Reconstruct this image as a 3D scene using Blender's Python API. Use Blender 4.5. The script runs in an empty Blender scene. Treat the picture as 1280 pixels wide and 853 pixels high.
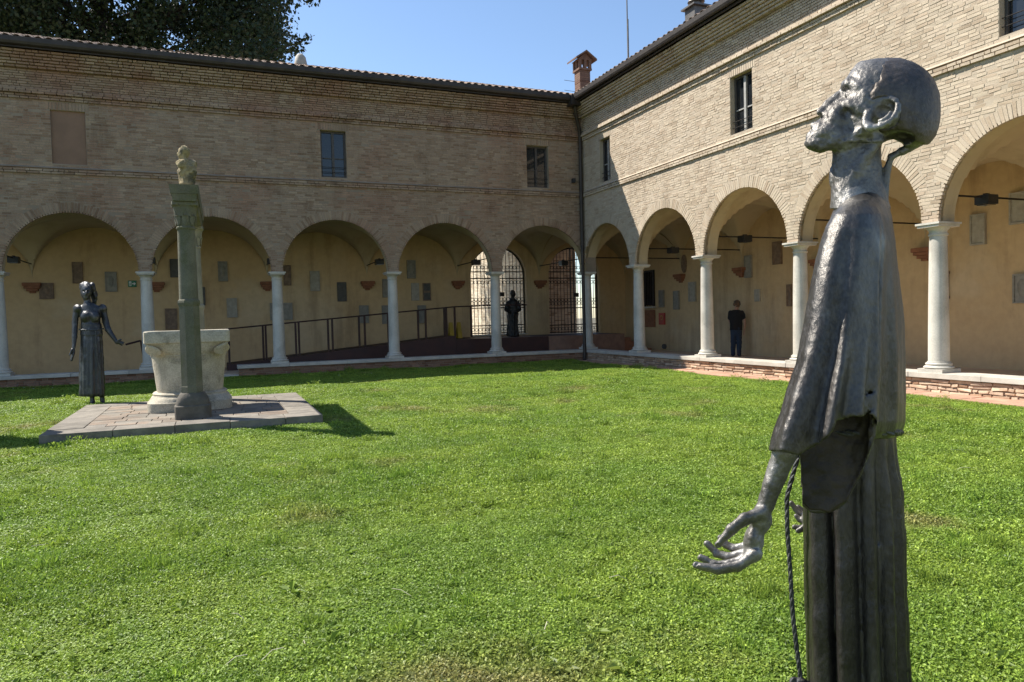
import bpy, bmesh, math, random
import numpy as np
from mathutils import Matrix, Vector
random.seed(7); rng = np.random.default_rng(7)
scene = bpy.context.scene
COL = scene.collection
R = math.radians

# ------------------------------------------------------------------ camera, sky, sun, exposure
SC = 2.6; Z0 = 0.364                       # metres per column height; level of the parapet top
F_PX = 899.22
CAM = np.array([-4.50804 * SC, -8.30507 * SC, 0.444025 * SC + Z0])
yaw, pit, rol = 0.391767, -0.0335159, -0.0253238
_d = np.array([math.sin(yaw) * math.cos(pit), math.cos(yaw) * math.cos(pit), math.sin(pit)])
_r0 = np.array([math.cos(yaw), -math.sin(yaw), 0.0]); _u0 = np.cross(_r0, _d)
_r = _r0 * math.cos(rol) + _u0 * math.sin(rol); _u = -_r0 * math.sin(rol) + _u0 * math.cos(rol)
cam_data = bpy.data.cameras.new('camera'); cam = bpy.data.objects.new('camera', cam_data); COL.objects.link(cam)
cam_data.sensor_width = 36; cam_data.lens = F_PX / 1280 * 36; cam_data.clip_start = 0.05; cam_data.clip_end = 2000
cam.matrix_world = Matrix(((_r[0], _u[0], -_d[0], CAM[0]), (_r[1], _u[1], -_d[1], CAM[1]), (_r[2], _u[2], -_d[2], CAM[2]), (0, 0, 0, 1)))
scene.camera = cam
SUN = np.array([-1.02, 1.0, 1.727]); SUN /= np.linalg.norm(SUN)
world = bpy.data.worlds.new('World'); scene.world = world; world.use_nodes = True
wn = world.node_tree; wn.nodes.clear()
sky = wn.nodes.new('ShaderNodeTexSky'); sky.sky_type = 'NISHITA'; sky.sun_disc = False
sky.sun_elevation = math.asin(SUN[2]); sky.sun_rotation = math.atan2(SUN[0], SUN[1])
sky.air_density = 1.0; sky.dust_density = 0.25; sky.ozone_density = 2.6; sky.altitude = 0
bg = wn.nodes.new('ShaderNodeBackground'); bg.inputs[1].default_value = 0.098
wo = wn.nodes.new('ShaderNodeOutputWorld')
wn.links.new(sky.outputs[0], bg.inputs[0]); wn.links.new(bg.outputs[0], wo.inputs[0])
sl = bpy.data.lights.new('sun', 'SUN'); sl.energy = 5.0; sl.angle = R(0.53); sl.color = (1.0, 0.95, 0.86)
so = bpy.data.objects.new('sun', sl); COL.objects.link(so); so.location = (-20, 20, 40)
so.rotation_euler = Vector(SUN).to_track_quat('Z', 'Y').to_euler()
scene.view_settings.view_transform = 'Standard'; scene.view_settings.look = 'None'
scene.view_settings.exposure = 1.02; scene.view_settings.gamma = 1.0
scene.render.engine = 'CYCLES'; scene.cycles.use_denoising = True
scene.cycles.max_bounces = 8; scene.cycles.diffuse_bounces = 5; scene.cycles.sample_clamp_indirect = 6

# ------------------------------------------------------------------ pixel -> place helpers
def ray(u, v): return _d + _r * ((u - 640) / F_PX) + _u * ((426.5 - v) / F_PX)
def on(u, v, ax, val):
    q = ray(u, v); return CAM + q * ((val - CAM[ax]) / q[ax])
def at(u, v, depth): return CAM + ray(u, v) * depth

# ------------------------------------------------------------------ materials
def lin(c): return tuple(((x / 255) / 12.92 if x / 255 < .04045 else ((x / 255 + .055) / 1.055) ** 2.4) for x in c)
def mat(name, c1, c2=None, rough=.75, metal=0., scale=3., detail=6, bump=.25, bscale=30., bdist=.01, tone=None, c3=None, s3=.6, t3=(.5, .65), spec=.4, trans=0., rnd=0., grain=0., gscale=250., stretch=None, streak=0.):
    m = bpy.data.materials.new(name); m.use_nodes = True
    nt = m.node_tree; N = nt.nodes; L = nt.links
    b = N['Principled BSDF']; geo = N.new('ShaderNodeNewGeometry')
    pos = geo.outputs['Position']
    if stretch:
        vm = N.new('ShaderNodeVectorMath'); vm.operation = 'MULTIPLY'; vm.inputs[1].default_value = stretch
        L.new(pos, vm.inputs[0]); pos = vm.outputs[0]
    def noise(sc, det=6, rg=.6):
        n = N.new('ShaderNodeTexNoise'); n.inputs['Scale'].default_value = sc; n.inputs['Detail'].default_value = det
        n.inputs['Roughness'].default_value = rg; L.new(pos, n.inputs['Vector']); return n.outputs['Fac']
    def ramp(src, a, bb):
        r = N.new('ShaderNodeMapRange'); r.inputs['From Min'].default_value = a; r.inputs['From Max'].default_value = bb
        r.interpolation_type = 'SMOOTHSTEP'; L.new(src, r.inputs['Value']); return r.outputs['Result']
    def mix(f, a, bb, mode='MIX'):
        x = N.new('ShaderNodeMix'); x.data_type = 'RGBA'; x.blend_type = mode
        if isinstance(f, float): x.inputs['Factor'].default_value = f
        else: L.new(f, x.inputs['Factor'])
        for s, val in ((x.inputs['A'], a), (x.inputs['B'], bb)):
            if isinstance(val, tuple): s.default_value = (*val, 1)
            else: L.new(val, s)
        return x.outputs['Result']
    col = mix(ramp(noise(scale, detail), .35, .65), c1, c2 or tuple(x * .78 for x in c1))
    if c3: col = mix(ramp(noise(s3, 5), *t3), col, c3)
    if tone:
        a = N.new('ShaderNodeAttribute'); a.attribute_name = 'tone'
        cr = N.new('ShaderNodeValToRGB')
        els = cr.color_ramp.elements
        els[0].color = (*tone[0][1], 1); els[0].position = tone[0][0]; els[1].color = (*tone[-1][1], 1); els[1].position = tone[-1][0]
        for p, c in tone[1:-1]:
            e = els.new(p); e.color = (*c, 1)
        L.new(a.outputs['Fac'], cr.inputs['Fac'])
        col = mix(1.0, col, cr.outputs['Color'], 'MULTIPLY')
    if grain:
        gv = ramp(noise(gscale, 2), .3, .7)
        col = mix(grain, col, mix(gv, tuple(x * .5 for x in c1), tuple(min(1, x * 1.5) for x in c1)))
    if streak:
        v2 = N.new('ShaderNodeVectorMath'); v2.operation = 'MULTIPLY'; v2.inputs[1].default_value = (1.6, 1.6, .16); L.new(geo.outputs['Position'], v2.inputs[0])
        n2 = N.new('ShaderNodeTexNoise'); n2.inputs['Scale'].default_value = 1.3; n2.inputs['Detail'].default_value = 7; n2.inputs['Roughness'].default_value = .7; L.new(v2.outputs[0], n2.inputs['Vector'])
        n3 = noise(.38, 8, .7)
        a3 = N.new('ShaderNodeMath'); a3.operation = 'ADD'; L.new(n2.outputs['Fac'], a3.inputs[0]); L.new(n3, a3.inputs[1])
        col = mix(ramp(a3.outputs[0], .98, 1.28), col, mix(1.0, col, (1 - streak, 1 - streak * 1.08, 1 - streak * 1.15), 'MULTIPLY'))
    if rnd:
        oi = N.new('ShaderNodeObjectInfo'); r = N.new('ShaderNodeMapRange')
        r.inputs['To Min'].default_value = 1 - rnd; r.inputs['To Max'].default_value = 1 + rnd
        L.new(oi.outputs['Random'], r.inputs['Value'])
        cmb = N.new('ShaderNodeCombineColor')
        for i in range(3): L.new(r.outputs[0], cmb.inputs[i])
        col = mix(1.0, col, cmb.outputs[0], 'MULTIPLY')
    L.new(col, b.inputs['Base Color'])
    b.inputs['Roughness'].default_value = rough; b.inputs['Metallic'].default_value = metal
    b.inputs['Specular IOR Level'].default_value = spec
    if bump:
        bn = N.new('ShaderNodeBump'); bn.inputs['Strength'].default_value = bump; bn.inputs['Distance'].default_value = bdist
        L.new(noise(bscale, 6, .65), bn.inputs['Height']); L.new(bn.outputs[0], b.inputs['Normal'])
    if trans:
        tr = N.new('ShaderNodeBsdfTranslucent'); L.new(col, tr.inputs[0])
        ms = N.new('ShaderNodeMixShader'); ms.inputs[0].default_value = trans
        L.new(b.outputs[0], ms.inputs[1]); L.new(tr.outputs[0], ms.inputs[2])
        L.new(ms.outputs[0], N['Material Output'].inputs[0])
    return m
W3 = (1, 1, 1)
BTONE = [(0, (.62, .52, .45)), (.18, (.85, .74, .64)), (.5, (1, 1, 1)), (.8, (1.12, 1.12, 1.08)), (1, (1.3, 1.3, 1.25))]
RTONE = [(0, (.72, .66, .6)), (.15, (.92, .86, .8)), (.5, (1, 1, 1)), (.85, (1.08, 1.08, 1.05)), (1, (1.2, 1.19, 1.16))]
M = {}
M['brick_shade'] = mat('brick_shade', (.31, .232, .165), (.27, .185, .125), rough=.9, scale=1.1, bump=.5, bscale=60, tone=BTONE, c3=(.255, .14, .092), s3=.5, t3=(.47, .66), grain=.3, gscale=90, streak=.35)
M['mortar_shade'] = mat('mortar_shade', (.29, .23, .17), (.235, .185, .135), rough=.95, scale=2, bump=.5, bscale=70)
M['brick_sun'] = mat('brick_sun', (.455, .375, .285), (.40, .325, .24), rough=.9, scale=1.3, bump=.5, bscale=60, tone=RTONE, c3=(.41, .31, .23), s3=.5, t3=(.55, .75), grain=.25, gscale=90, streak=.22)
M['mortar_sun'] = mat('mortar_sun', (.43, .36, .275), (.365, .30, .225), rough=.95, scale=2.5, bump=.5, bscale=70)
M['plaster'] = mat('plaster', (.53, .375, .205), (.475, .33, .175), rough=.9, scale=.7, bump=.15, bscale=14, c3=(.53, .40, .245), s3=.35, grain=.08, gscale=6, streak=.28)
M['vault'] = mat('vault', (.47, .38, .245), (.42, .335, .21), rough=.9, scale=.8, bump=.12, bscale=14, streak=.2)
M['marble'] = mat('marble', (.55, .515, .45), (.45, .42, .365), rough=.6, scale=3, bump=.25, bscale=30, grain=.2, gscale=70, c3=(.36, .34, .30), s3=1.7, t3=(.55, .75), streak=.25)
M['sill'] = mat('sill', (.50, .46, .395), (.38, .35, .30), rough=.7, scale=2.5, bump=.3, bscale=40, rnd=.08)
M['parapet_stone'] = mat('parapet_stone', (.47, .35, .255), (.36, .25, .175), rough=.9, scale=6, bump=.7, bscale=35, tone=BTONE, rnd=.12)
M['parapet_brick'] = mat('parapet_brick', (.27, .155, .105), (.21, .12, .085), rough=.92, scale=4, bump=.6, bscale=40, tone=BTONE)
M['parapet_core'] = mat('parapet_core', (.34, .26, .19), (.25, .18, .13), rough=.95, scale=6, bump=.5)
M['paver'] = mat('paver', (.44, .255, .17), (.36, .21, .145), rough=.9, scale=5, bump=.35, bscale=40, rnd=.12)
M['floor'] = mat('floor', (.60, .47, .34), (.52, .39, .27), rough=.6, scale=2)
M['terracotta'] = mat('terracotta', (.27, .115, .06), (.20, .085, .045), rough=.85, scale=8, bump=.4)
M['tile'] = mat('tile', (.27, .19, .14), (.17, .125, .10), rough=.9, scale=5, bump=.5, rnd=.3)
M['gutter'] = mat('gutter', (.035, .028, .024), (.05, .04, .033), rough=.5, metal=.3, scale=4)
M['iron'] = mat('iron', (.018, .016, .015), (.03, .024, .02), rough=.55, metal=.4, scale=20, bump=.2)
M['lamp_black'] = mat('lamp_black', (.02, .02, .02), (.028, .028, .028), rough=.5)
M['ramp'] = mat('ramp', (.055, .022, .018), (.04, .017, .015), rough=.6, scale=3, bump=.1)
M['rail'] = mat('rail', (.045, .018, .014), (.035, .015, .012), rough=.5, metal=.2)
M['frame'] = mat('frame', (.075, .065, .058), (.055, .047, .042), rough=.55, scale=12)
M['frame_grey'] = mat('frame_grey', (.33, .32, .30), (.27, .26, .24), rough=.55, scale=12)
M['glass'] = mat('glass', (.012, .014, .017), (.016, .018, .02), rough=.06, bump=.03, bscale=2, spec=.6)
M['blind'] = mat('blind', (.235, .145, .098), (.20, .125, .085), rough=.92, scale=2.5, bump=.3, bscale=30, grain=.15)
M['dark'] = mat('dark', (.02, .018, .016), rough=.9, bump=0)
M['plaque_grey'] = mat('plaque_grey', (.27, .25, .21), (.21, .195, .165), rough=.7, scale=9, bump=.5, bscale=45, rnd=.12)
M['plaque_dark'] = mat('plaque_dark', (.095, .09, .08), (.07, .065, .06), rough=.6, scale=9, bump=.5, bscale=45)
M['plaque_brown'] = mat('plaque_brown', (.23, .155, .10), (.15, .10, .07), rough=.7, scale=9, bump=.5, bscale=45)
M['plaque_pale'] = mat('plaque_pale', (.37, .34, .28), (.30, .275, .225), rough=.7, scale=9, bump=.4, bscale=45)
M['green'] = mat('green', (.01, .16, .07), rough=.4, bump=0)
M['white'] = mat('white', (.75, .75, .72), rough=.5, bump=0)
M['red'] = mat('red', (.42, .035, .02), rough=.45, bump=0)
M['yellow'] = mat('yellow', (.42, .28, .025), rough=.45, bump=0)
M['platform'] = mat('platform', (.215, .19, .155), (.145, .128, .105), rough=.9, scale=5, bump=.6, bscale=30, rnd=.15, c3=(.17, .15, .125), s3=2., t3=(.55, .7))
M['platform_red'] = mat('platform_red', (.22, .165, .12), (.165, .13, .10), rough=.9, scale=6, bump=.6, bscale=30, rnd=.2, c3=(.20, .175, .14), s3=2.5, t3=(.42, .6))
M['platform_core'] = mat('platform_core', (.12, .105, .09), (.09, .08, .07), rough=.95)
M['well'] = mat('well', (.46, .41, .32), (.34, .30, .23), rough=.88, scale=4, bump=.7, bscale=24, c3=(.17, .155, .115), s3=2.4, t3=(.5, .68), grain=.3, gscale=50, streak=.4)
M['pillar'] = mat('pillar', (.145, .135, .098), (.095, .09, .065), rough=.9, scale=4, bump=.6, bscale=40, c3=(.085, .085, .042), s3=3., grain=.25, gscale=80)
M['pillar_base'] = mat('pillar_base', (.125, .11, .09), (.085, .075, .06), rough=.92, scale=5, bump=.7, bscale=30)
M['pillar_pale'] = mat('pillar_pale', (.25, .235, .185), (.19, .18, .14), rough=.9, scale=4, bump=.4, bscale=40)
M['bust'] = mat('bust', (.33, .26, .135), (.20, .155, .08), rough=.95, scale=12, bump=.8, bscale=45, c3=(.10, .085, .05), s3=7, t3=(.5, .62))
M['soil'] = mat('soil', (.085, .115, .025), (.105, .12, .035), rough=1, scale=6, bump=.6, bscale=60)
M['ground'] = mat('ground', (.16, .14, .10), (.12, .11, .08), rough=1, scale=.5)
M['bark'] = mat('bark', (.075, .055, .04), (.05, .038, .028), rough=.95, scale=6, bump=.8, bscale=20)
M['tree_leaf'] = mat('tree_leaf', (.018, .031, .009), (.027, .043, .012), rough=.55, scale=.8, bump=0, trans=.2, tone=[(0, (.6, .6, .6)), (1, (1.5, 1.45, 1.2))])
M['bronze'] = mat('bronze', (.18, .17, .156), (.075, .066, .057), rough=.43, metal=.55, scale=4.5, detail=10, bump=.6, bscale=110, bdist=.005, c3=(.42, .405, .38), s3=5., t3=(.50, .72), spec=.5, grain=.25, gscale=110)
M['bronze_hair'] = mat('bronze_hair', (.10, .084, .07), (.04, .032, .026), rough=.45, metal=.55, scale=5, detail=10, bump=.6, bscale=100, bdist=.005, c3=(.24, .225, .2), s3=6., t3=(.58, .78), spec=.5, grain=.25, gscale=110)
M['bronze_inner_shade'] = mat('bronze_inner_shade', (.06, .046, .036), (.025, .02, .016), rough=.55, metal=.45, scale=7, bump=.5, bscale=60)  # dark bronze with the shade inside the sleeve put into the colour
M['bronze_robe'] = mat('bronze_robe', (.105, .098, .09), (.036, .031, .027), rough=.37, metal=.65, scale=5, detail=10, bump=.6, bscale=90, bdist=.005, c3=(.28, .268, .25), s3=6., t3=(.55, .76), spec=.5, grain=.25, gscale=110, stretch=(1, 1, .6))
M['bronze_skirt'] = mat('bronze_skirt', (.065, .058, .052), (.028, .024, .021), rough=.38, metal=.65, scale=5, detail=10, bump=.6, bscale=90, bdist=.005, c3=(.19, .175, .16), s3=6., t3=(.58, .76), spec=.5, grain=.25, gscale=110, stretch=(1, 1, .45))
M['bronze_woman'] = mat('bronze_woman', (.055, .055, .058), (.034, .033, .034), rough=.45, metal=.6, scale=5, bump=.5, bscale=40, spec=.5, c3=(.10, .10, .102), s3=5)
M['bronze_dark'] = mat('bronze_dark', (.03, .028, .027), (.02, .02, .02), rough=.5, metal=.5, scale=8, bump=.4)
M['rope'] = mat('rope', (.10, .10, .10), (.05, .05, .05), rough=.5, metal=.5, scale=40, bump=.6, bscale=120)
M['skin'] = mat('skin', (.42, .25, .17), (.38, .22, .15), rough=.6, bump=0)
M['tshirt'] = mat('tshirt', (.010, .010, .012), (.014, .014, .016), rough=.9, bump=.2)
M['jeans'] = mat('jeans', (.025, .038, .065), (.02, .03, .05), rough=.9, bump=.2)
M['hair'] = mat('hair', (.13, .085, .055), (.09, .06, .04), rough=.8, bump=.8, bscale=90)
M['shoe'] = mat('shoe', (.015, .014, .013), rough=.6, bump=0)
M['chimney'] = mat('chimney', (.17, .10, .072), (.125, .075, .055), rough=.92, scale=8, bump=.5, tone=BTONE)
M['zinc'] = mat('zinc', (.14, .13, .12), (.10, .095, .09), rough=.45, metal=.5)
M['street_wall'] = mat('street_wall', (.55, .46, .33), (.45, .36, .26), rough=.9, scale=4, bump=.4)
M['street_pale'] = mat('street_pale', (.66, .58, .45), (.56, .48, .36), rough=.9, scale=2, bump=.4, tone=RTONE)
M['street_brick'] = mat('street_brick', (.42, .28, .20), (.34, .22, .155), rough=.9, scale=4, bump=.4, tone=BTONE)
M['flower'] = mat('flower', (.75, .75, .70), rough=.8, bump=0)
M['picture'] = mat('picture', (.22, .12, .07), (.08, .05, .035), rough=.6, scale=5, bump=0)

# ------------------------------------------------------------------ object helpers
def link(o, parent=None):
    COL.objects.link(o)
    if parent is not None:
        o.parent = parent
        if parent.type == 'EMPTY': o.matrix_parent_inverse = Matrix.Translation(-parent.location)
    return o
def thing(name, label, cat, loc=(0, 0, 0), group=None):
    o = bpy.data.objects.new(name, None); COL.objects.link(o); o.location = loc; o.empty_display_size = .2
    o['label'] = label; o['category'] = cat
    if group: o['group'] = group
    return o
def part_empty(name, parent, loc):
    o = bpy.data.objects.new(name, None); COL.objects.link(o); o.empty_display_size = .1
    o.parent = parent; o.location = Vector(loc) - (parent.location if parent.type == 'EMPTY' else Vector((0, 0, 0)))
    return o
def world_loc(o):
    v = Vector(o.location); p = o.parent
    while p: v = v + p.location; p = p.parent
    return v
def tag(o, label, cat, group=None):
    o['label'] = label; o['category'] = cat
    if group: o['group'] = group
    return o
class MB:
    def __init__(self): self.v = []; self.f = []; self.t = []; self.mi = []
    def quadbox(self, c8, tone=.5, mi=0, open_back=False):
        i = len(self.v); self.v += c8; self.t += [tone] * 8
        fs = [(0, 1, 2, 3), (7, 6, 5, 4), (0, 4, 5, 1), (1, 5, 6, 2), (2, 6, 7, 3), (3, 7, 4, 0)]
        if open_back: fs = fs[1:]
        for f in fs: self.f.append(tuple(i + k for k in f)); self.mi.append(mi)
    def box(self, a, b, tone=.5, mi=0, T=None):
        x0, y0, z0 = a; x1, y1, z1 = b
        c = [(x0, y0, z0), (x1, y0, z0), (x1, y1, z0), (x0, y1, z0), (x0, y0, z1), (x1, y0, z1), (x1, y1, z1), (x0, y1, z1)]
        if T: c = [T(*p) for p in c]
        self.quadbox(c, tone, mi)
    def grid(self, fn, nu, nv, tone=.5, mi=0, closeu=False):
        i = len(self.v)
        cu = nu if closeu else nu + 1
        for b in range(nv + 1):
            for a in range(cu): self.v.append(tuple(fn(a / nu, b / nv))); self.t.append(tone)
        for b in range(nv):
            for a in range(nu):
                a2 = (a + 1) % cu
                self.f.append((i + b * cu + a, i + b * cu + a2, i + (b + 1) * cu + a2, i + (b + 1) * cu + a)); self.mi.append(mi)
    def lathe(self, c, prof, seg=24, T=None, tone=.5, sq=None):
        i = len(self.v); n = len(prof)
        for r, z in prof:
            for k in range(seg):
                a = 2 * math.pi * (k + .5) / seg; p = (c[0] + r * math.cos(a), c[1] + r * math.sin(a), c[2] + z)
                self.v.append(T(*p) if T else p); self.t.append(tone)
        for j in range(n - 1):
            for k in range(seg):
                k2 = (k + 1) % seg
                self.f.append((i + j * seg + k, i + j * seg + k2, i + (j + 1) * seg + k2, i + (j + 1) * seg + k)); self.mi.append(0)
        self.f.append(tuple(i + k for k in range(seg))[::-1]); self.mi.append(0)
        self.f.append(tuple(i + (n - 1) * seg + k for k in range(seg))); self.mi.append(0)
    def tube(self, pts, r, seg=8, tone=.5, cap=True):
        pts = [Vector(p) for p in pts]; i = len(self.v); n = len(pts)
        rr = r if isinstance(r, (list, tuple)) else [r] * n
        for j, p in enumerate(pts):
            d = (pts[min(j + 1, n - 1)] - pts[max(j - 1, 0)]).normalized()
            a = d.orthogonal().normalized() if j == 0 else (a - d * a.dot(d)).normalized()
            b = d.cross(a)
            for k in range(seg):
                t = 2 * math.pi * k / seg; self.v.append(tuple(p + (a * math.cos(t) + b * math.sin(t)) * rr[j])); self.t.append(tone)
        for j in range(n - 1):
            for k in range(seg):
                k2 = (k + 1) % seg
                self.f.append((i + j * seg + k, i + j * seg + k2, i + (j + 1) * seg + k2, i + (j + 1) * seg + k)); self.mi.append(0)
        if cap:
            self.f.append(tuple(i + k for k in range(seg))[::-1]); self.mi.append(0)
            self.f.append(tuple(i + (n - 1) * seg + k for k in range(seg))); self.mi.append(0)
    def build(self, name, mats, parent=None, smooth=False, kind=None, recalc=True, bevel=0):
        me = bpy.data.meshes.new(name); me.from_pydata(self.v, [], self.f)
        a = me.attributes.new('tone', 'FLOAT', 'POINT'); a.data.foreach_set('value', np.array(self.t, dtype=np.float32))
        ms = mats if isinstance(mats, (list, tuple)) else [mats]
        for m_ in ms: me.materials.append(M[m_] if isinstance(m_, str) else m_)
        if len(ms) > 1: me.polygons.foreach_set('material_index', np.array(self.mi, dtype=np.int32))
        if recalc or bevel:
            bm = bmesh.new(); bm.from_mesh(me)
            if bevel: bmesh.ops.bevel(bm, geom=list(bm.edges), offset=bevel, segments=2, affect='EDGES', profile=.6)
            bmesh.ops.recalc_face_normals(bm, faces=bm.faces); bm.to_mesh(me); bm.free()
        if smooth: me.polygons.foreach_set('use_smooth', np.ones(len(me.polygons), bool)); 
        if smooth == 'auto': me.set_sharp_from_angle(angle=R(40))
        me.update()
        o = bpy.data.objects.new(name, me); link(o, parent)
        if kind: o['kind'] = kind
        return o
def box_obj(name, a, b, m, parent=None, T=None, bevel=0):
    mb = MB(); mb.box(a, b, T=T); return mb.build(name, m, parent, bevel=bevel)

# ------------------------------------------------------------------ signed-distance sculpting
def smin(a, b, k):
    h = np.clip(.5 + .5 * (b - a) / k, 0, 1); return b * (1 - h) + a * h - k * h * (1 - h)
def smax(a, b, k): return -smin(-a, -b, k)
_lat = rng.random((32, 32, 32)).astype(np.float32)
def vnoise(x, y, z):
    xi = np.floor(x).astype(int); yi = np.floor(y).astype(int); zi = np.floor(z).astype(int)
    fx = x - xi; fy = y - yi; fz = z - zi
    fx = fx * fx * (3 - 2 * fx); fy = fy * fy * (3 - 2 * fy); fz = fz * fz * (3 - 2 * fz)
    g = lambda a, b, c: _lat[(xi + a) & 31, (yi + b) & 31, (zi + c) & 31]
    return ((g(0, 0, 0) * (1 - fx) + g(1, 0, 0) * fx) * (1 - fy) + (g(0, 1, 0) * (1 - fx) + g(1, 1, 0) * fx) * fy) * (1 - fz) + \
           ((g(0, 0, 1) * (1 - fx) + g(1, 0, 1) * fx) * (1 - fy) + (g(0, 1, 1) * (1 - fx) + g(1, 1, 1) * fx) * fy) * fz - .5
class Sculpt:
    """grid in picture-sized units: u right, v down, w towards the viewer"""
    def __init__(self, lo, hi, h):
        self.lo = np.array(lo, float); self.h = h
        n = [int(math.ceil((hi[i] - lo[i]) / h)) + 1 for i in range(3)]
        ax = [(lo[i] + h * np.arange(n[i])).astype(np.float32) for i in range(3)]
        self.u, self.v, self.w = np.meshgrid(*ax, indexing='ij')
        self.F = np.full(self.u.shape, 1e3, np.float32)
    def ell(self, c, r):
        x = (self.u - c[0]); y = (self.v - c[1]); z = (self.w - c[2])
        k0 = np.sqrt((x / r[0]) ** 2 + (y / r[1]) ** 2 + (z / r[2]) ** 2) + 1e-6
        k1 = np.sqrt((x / r[0] ** 2) ** 2 + (y / r[1] ** 2) ** 2 + (z / r[2] ** 2) ** 2) + 1e-6
        return k0 * (k0 - 1) / k1
    def cone(self, a, b, ra, rb):
        a = np.array(a, np.float32); b = np.array(b, np.float32); ba = b - a
        x = self.u - a[0]; y = self.v - a[1]; z = self.w - a[2]
        t = np.clip((x * ba[0] + y * ba[1] + z * ba[2]) / float(ba @ ba), 0, 1)
        return np.sqrt((x - t * ba[0]) ** 2 + (y - t * ba[1]) ** 2 + (z - t * ba[2]) ** 2) - (ra + t * (rb - ra))
    def chain(self, pts, rs, k=2.):
        f = None
        for i in range(len(pts) - 1):
            g = self.cone(pts[i], pts[i + 1], rs[i], rs[i + 1]); f = g if f is None else smin(f, g, k)
        return f
    def loft(self, vs, cu, cw, ru, rw, fold=None, off=0., p=2.):
        v = self.v; I = lambda k: np.interp(v, vs, k).astype(np.float32)
        CU, CW, RU, RW = I(cu), I(cw), I(ru), I(rw)
        x = self.u - CU; z = self.w - CW
        if fold is not None:
            s = 1 + fold(np.arctan2(z / RW, x / RU), v); RU = RU * s; RW = RW * s
        RU = np.maximum(RU - off, .5); RW = np.maximum(RW - off, .5)
        q = (np.abs(x / RU) ** p + np.abs(z / RW) ** p) ** (1 / p)
        f = (q - 1) * np.minimum(RU, RW)
        return np.maximum(f, np.maximum(vs[0] - v, v - vs[-1]))
    def add(self, f, k=2.): self.F = smin(self.F, f, k)
    def sub(self, f, k=2.): self.F = smax(self.F, -f, k)
    def noise(self, amp, size): self.F = self.F + amp * vnoise(self.u / size + 7, self.v / size + 3, self.w / size + 11).astype(np.float32) * 2
    def mesh(self, place, name, m, parent, bottom=None):
        F = self.F.copy(); F[0] = F[-1] = 9; F[:, 0] = F[:, -1] = 9; F[:, :, 0] = F[:, :, -1] = 9
        S = F < 0; sh = [n - 1 for n in F.shape]
        cs = [(i, j, k) for i in (0, 1) for j in (0, 1) for k in (0, 1)]
        cnt = sum(S[i:i + sh[0], j:j + sh[1], k:k + sh[2]].astype(np.int8) for i, j, k in cs)
        idx = np.argwhere((cnt > 0) & (cnt < 8)); acc = np.zeros((len(idx), 3)); num = np.zeros(len(idx))
        for a in cs:
            for ax in range(3):
                if a[ax]: continue
                b = list(a); b[ax] = 1
                fa = F[idx[:, 0] + a[0], idx[:, 1] + a[1], idx[:, 2] + a[2]]; fb = F[idx[:, 0] + b[0], idx[:, 1] + b[1], idx[:, 2] + b[2]]
                m_ = (fa < 0) != (fb < 0); t = np.where(m_, fa / np.where(m_, fa - fb, 1), 0)
                pt = np.tile(np.array(a, float), (len(idx), 1)); pt[:, ax] += t
                acc += pt * m_[:, None]; num += m_
        V = self.lo + self.h * (idx + acc / num[:, None])
        vid = np.full(sh, -1, np.int64); vid[idx[:, 0], idx[:, 1], idx[:, 2]] = np.arange(len(idx))
        quads = []
        for ax in range(3):
            o1, o2 = [(1, 2), (2, 0), (0, 1)][ax]
            sl0 = [slice(1, -1)] * 3; sl0[ax] = slice(0, -1); sl1 = list(sl0); sl1[ax] = slice(1, None)
            A = S[tuple(sl0)]; B = S[tuple(sl1)]
            for flip in (False, True):
                e = np.argwhere((A & ~B) if not flip else (~A & B))
                if not len(e): continue
                off = np.ones(3, int); off[ax] = 0; e = e + off
                d1 = np.zeros(3, int); d1[o1] = 1; d2 = np.zeros(3, int); d2[o2] = 1
                q = [vid[tuple((e - x).T)] for x in (d1 + d2, d2, 0 * d1, d1)]
                if flip: q = q[::-1]
                quads.append(np.stack(q, 1))
        Q = np.concatenate(quads)
        P = place(V)
        me = bpy.data.meshes.new(name); me.from_pydata(P.tolist(), [], Q.tolist())
        me.materials.append(M[m]); me.polygons.foreach_set('use_smooth', np.ones(len(Q), bool))
        bm = bmesh.new(); bm.from_mesh(me); bmesh.ops.recalc_face_normals(bm, faces=bm.faces); bm.to_mesh(me); bm.free()
        me.update(); o = bpy.data.objects.new(name, me); link(o, parent); return o
def placer(depth, uc, vc=None):
    s = depth / F_PX; nh = ray(uc, 400) * 1.0; nh[2] = 0; nh /= np.linalg.norm(nh)
    def place(V):
        rr = _d[None] + _r[None] * ((V[:, 0:1] - 640) / F_PX) + _u[None] * ((426.5 - V[:, 1:2]) / F_PX)
        return CAM[None] + rr * (depth - V[:, 2:3] * s)
    return place

# ------------------------------------------------------------------ ground
def smooth(a, b, x): t = np.clip((x - a) / (b - a), 0, 1); return t * t * (3 - 2 * t)
def lawn_z(x, y):
    d = np.minimum(-x - .95, -y - .25)
    e = smooth(.0, 2.2, d)
    return e * (.045 + .105 * np.exp(-((y + 6.6) / 3.4) ** 2)) + .012 * np.sin(x * .9 + 1) * np.sin(y * .7) * e - .01 + .045 * np.exp(-((x + 12.05) / 2.6) ** 2 - ((y + 10.2) / 2.6) ** 2)
mb = MB(); mb.box((-300, -300, -.6), (300, 300, -.08)); g = mb.build('ground', 'ground'); g['kind'] = 'structure'; g['label'] = 'bare earth around and below the cloister'
LX0, LX1, LY0, LY1 = -26., -.86, -27., -.24
nx, ny = 130, 134
xs = np.linspace(LX0, LX1, nx + 1); ys = np.linspace(LY0, LY1, ny + 1)
mb = MB(); mb.grid(lambda a, b: (LX0 + a * (LX1 - LX0), LY0 + b * (LY1 - LY0), float(lawn_z(LX0 + a * (LX1 - LX0), LY0 + b * (LY1 - LY0)))), nx, ny)
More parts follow.
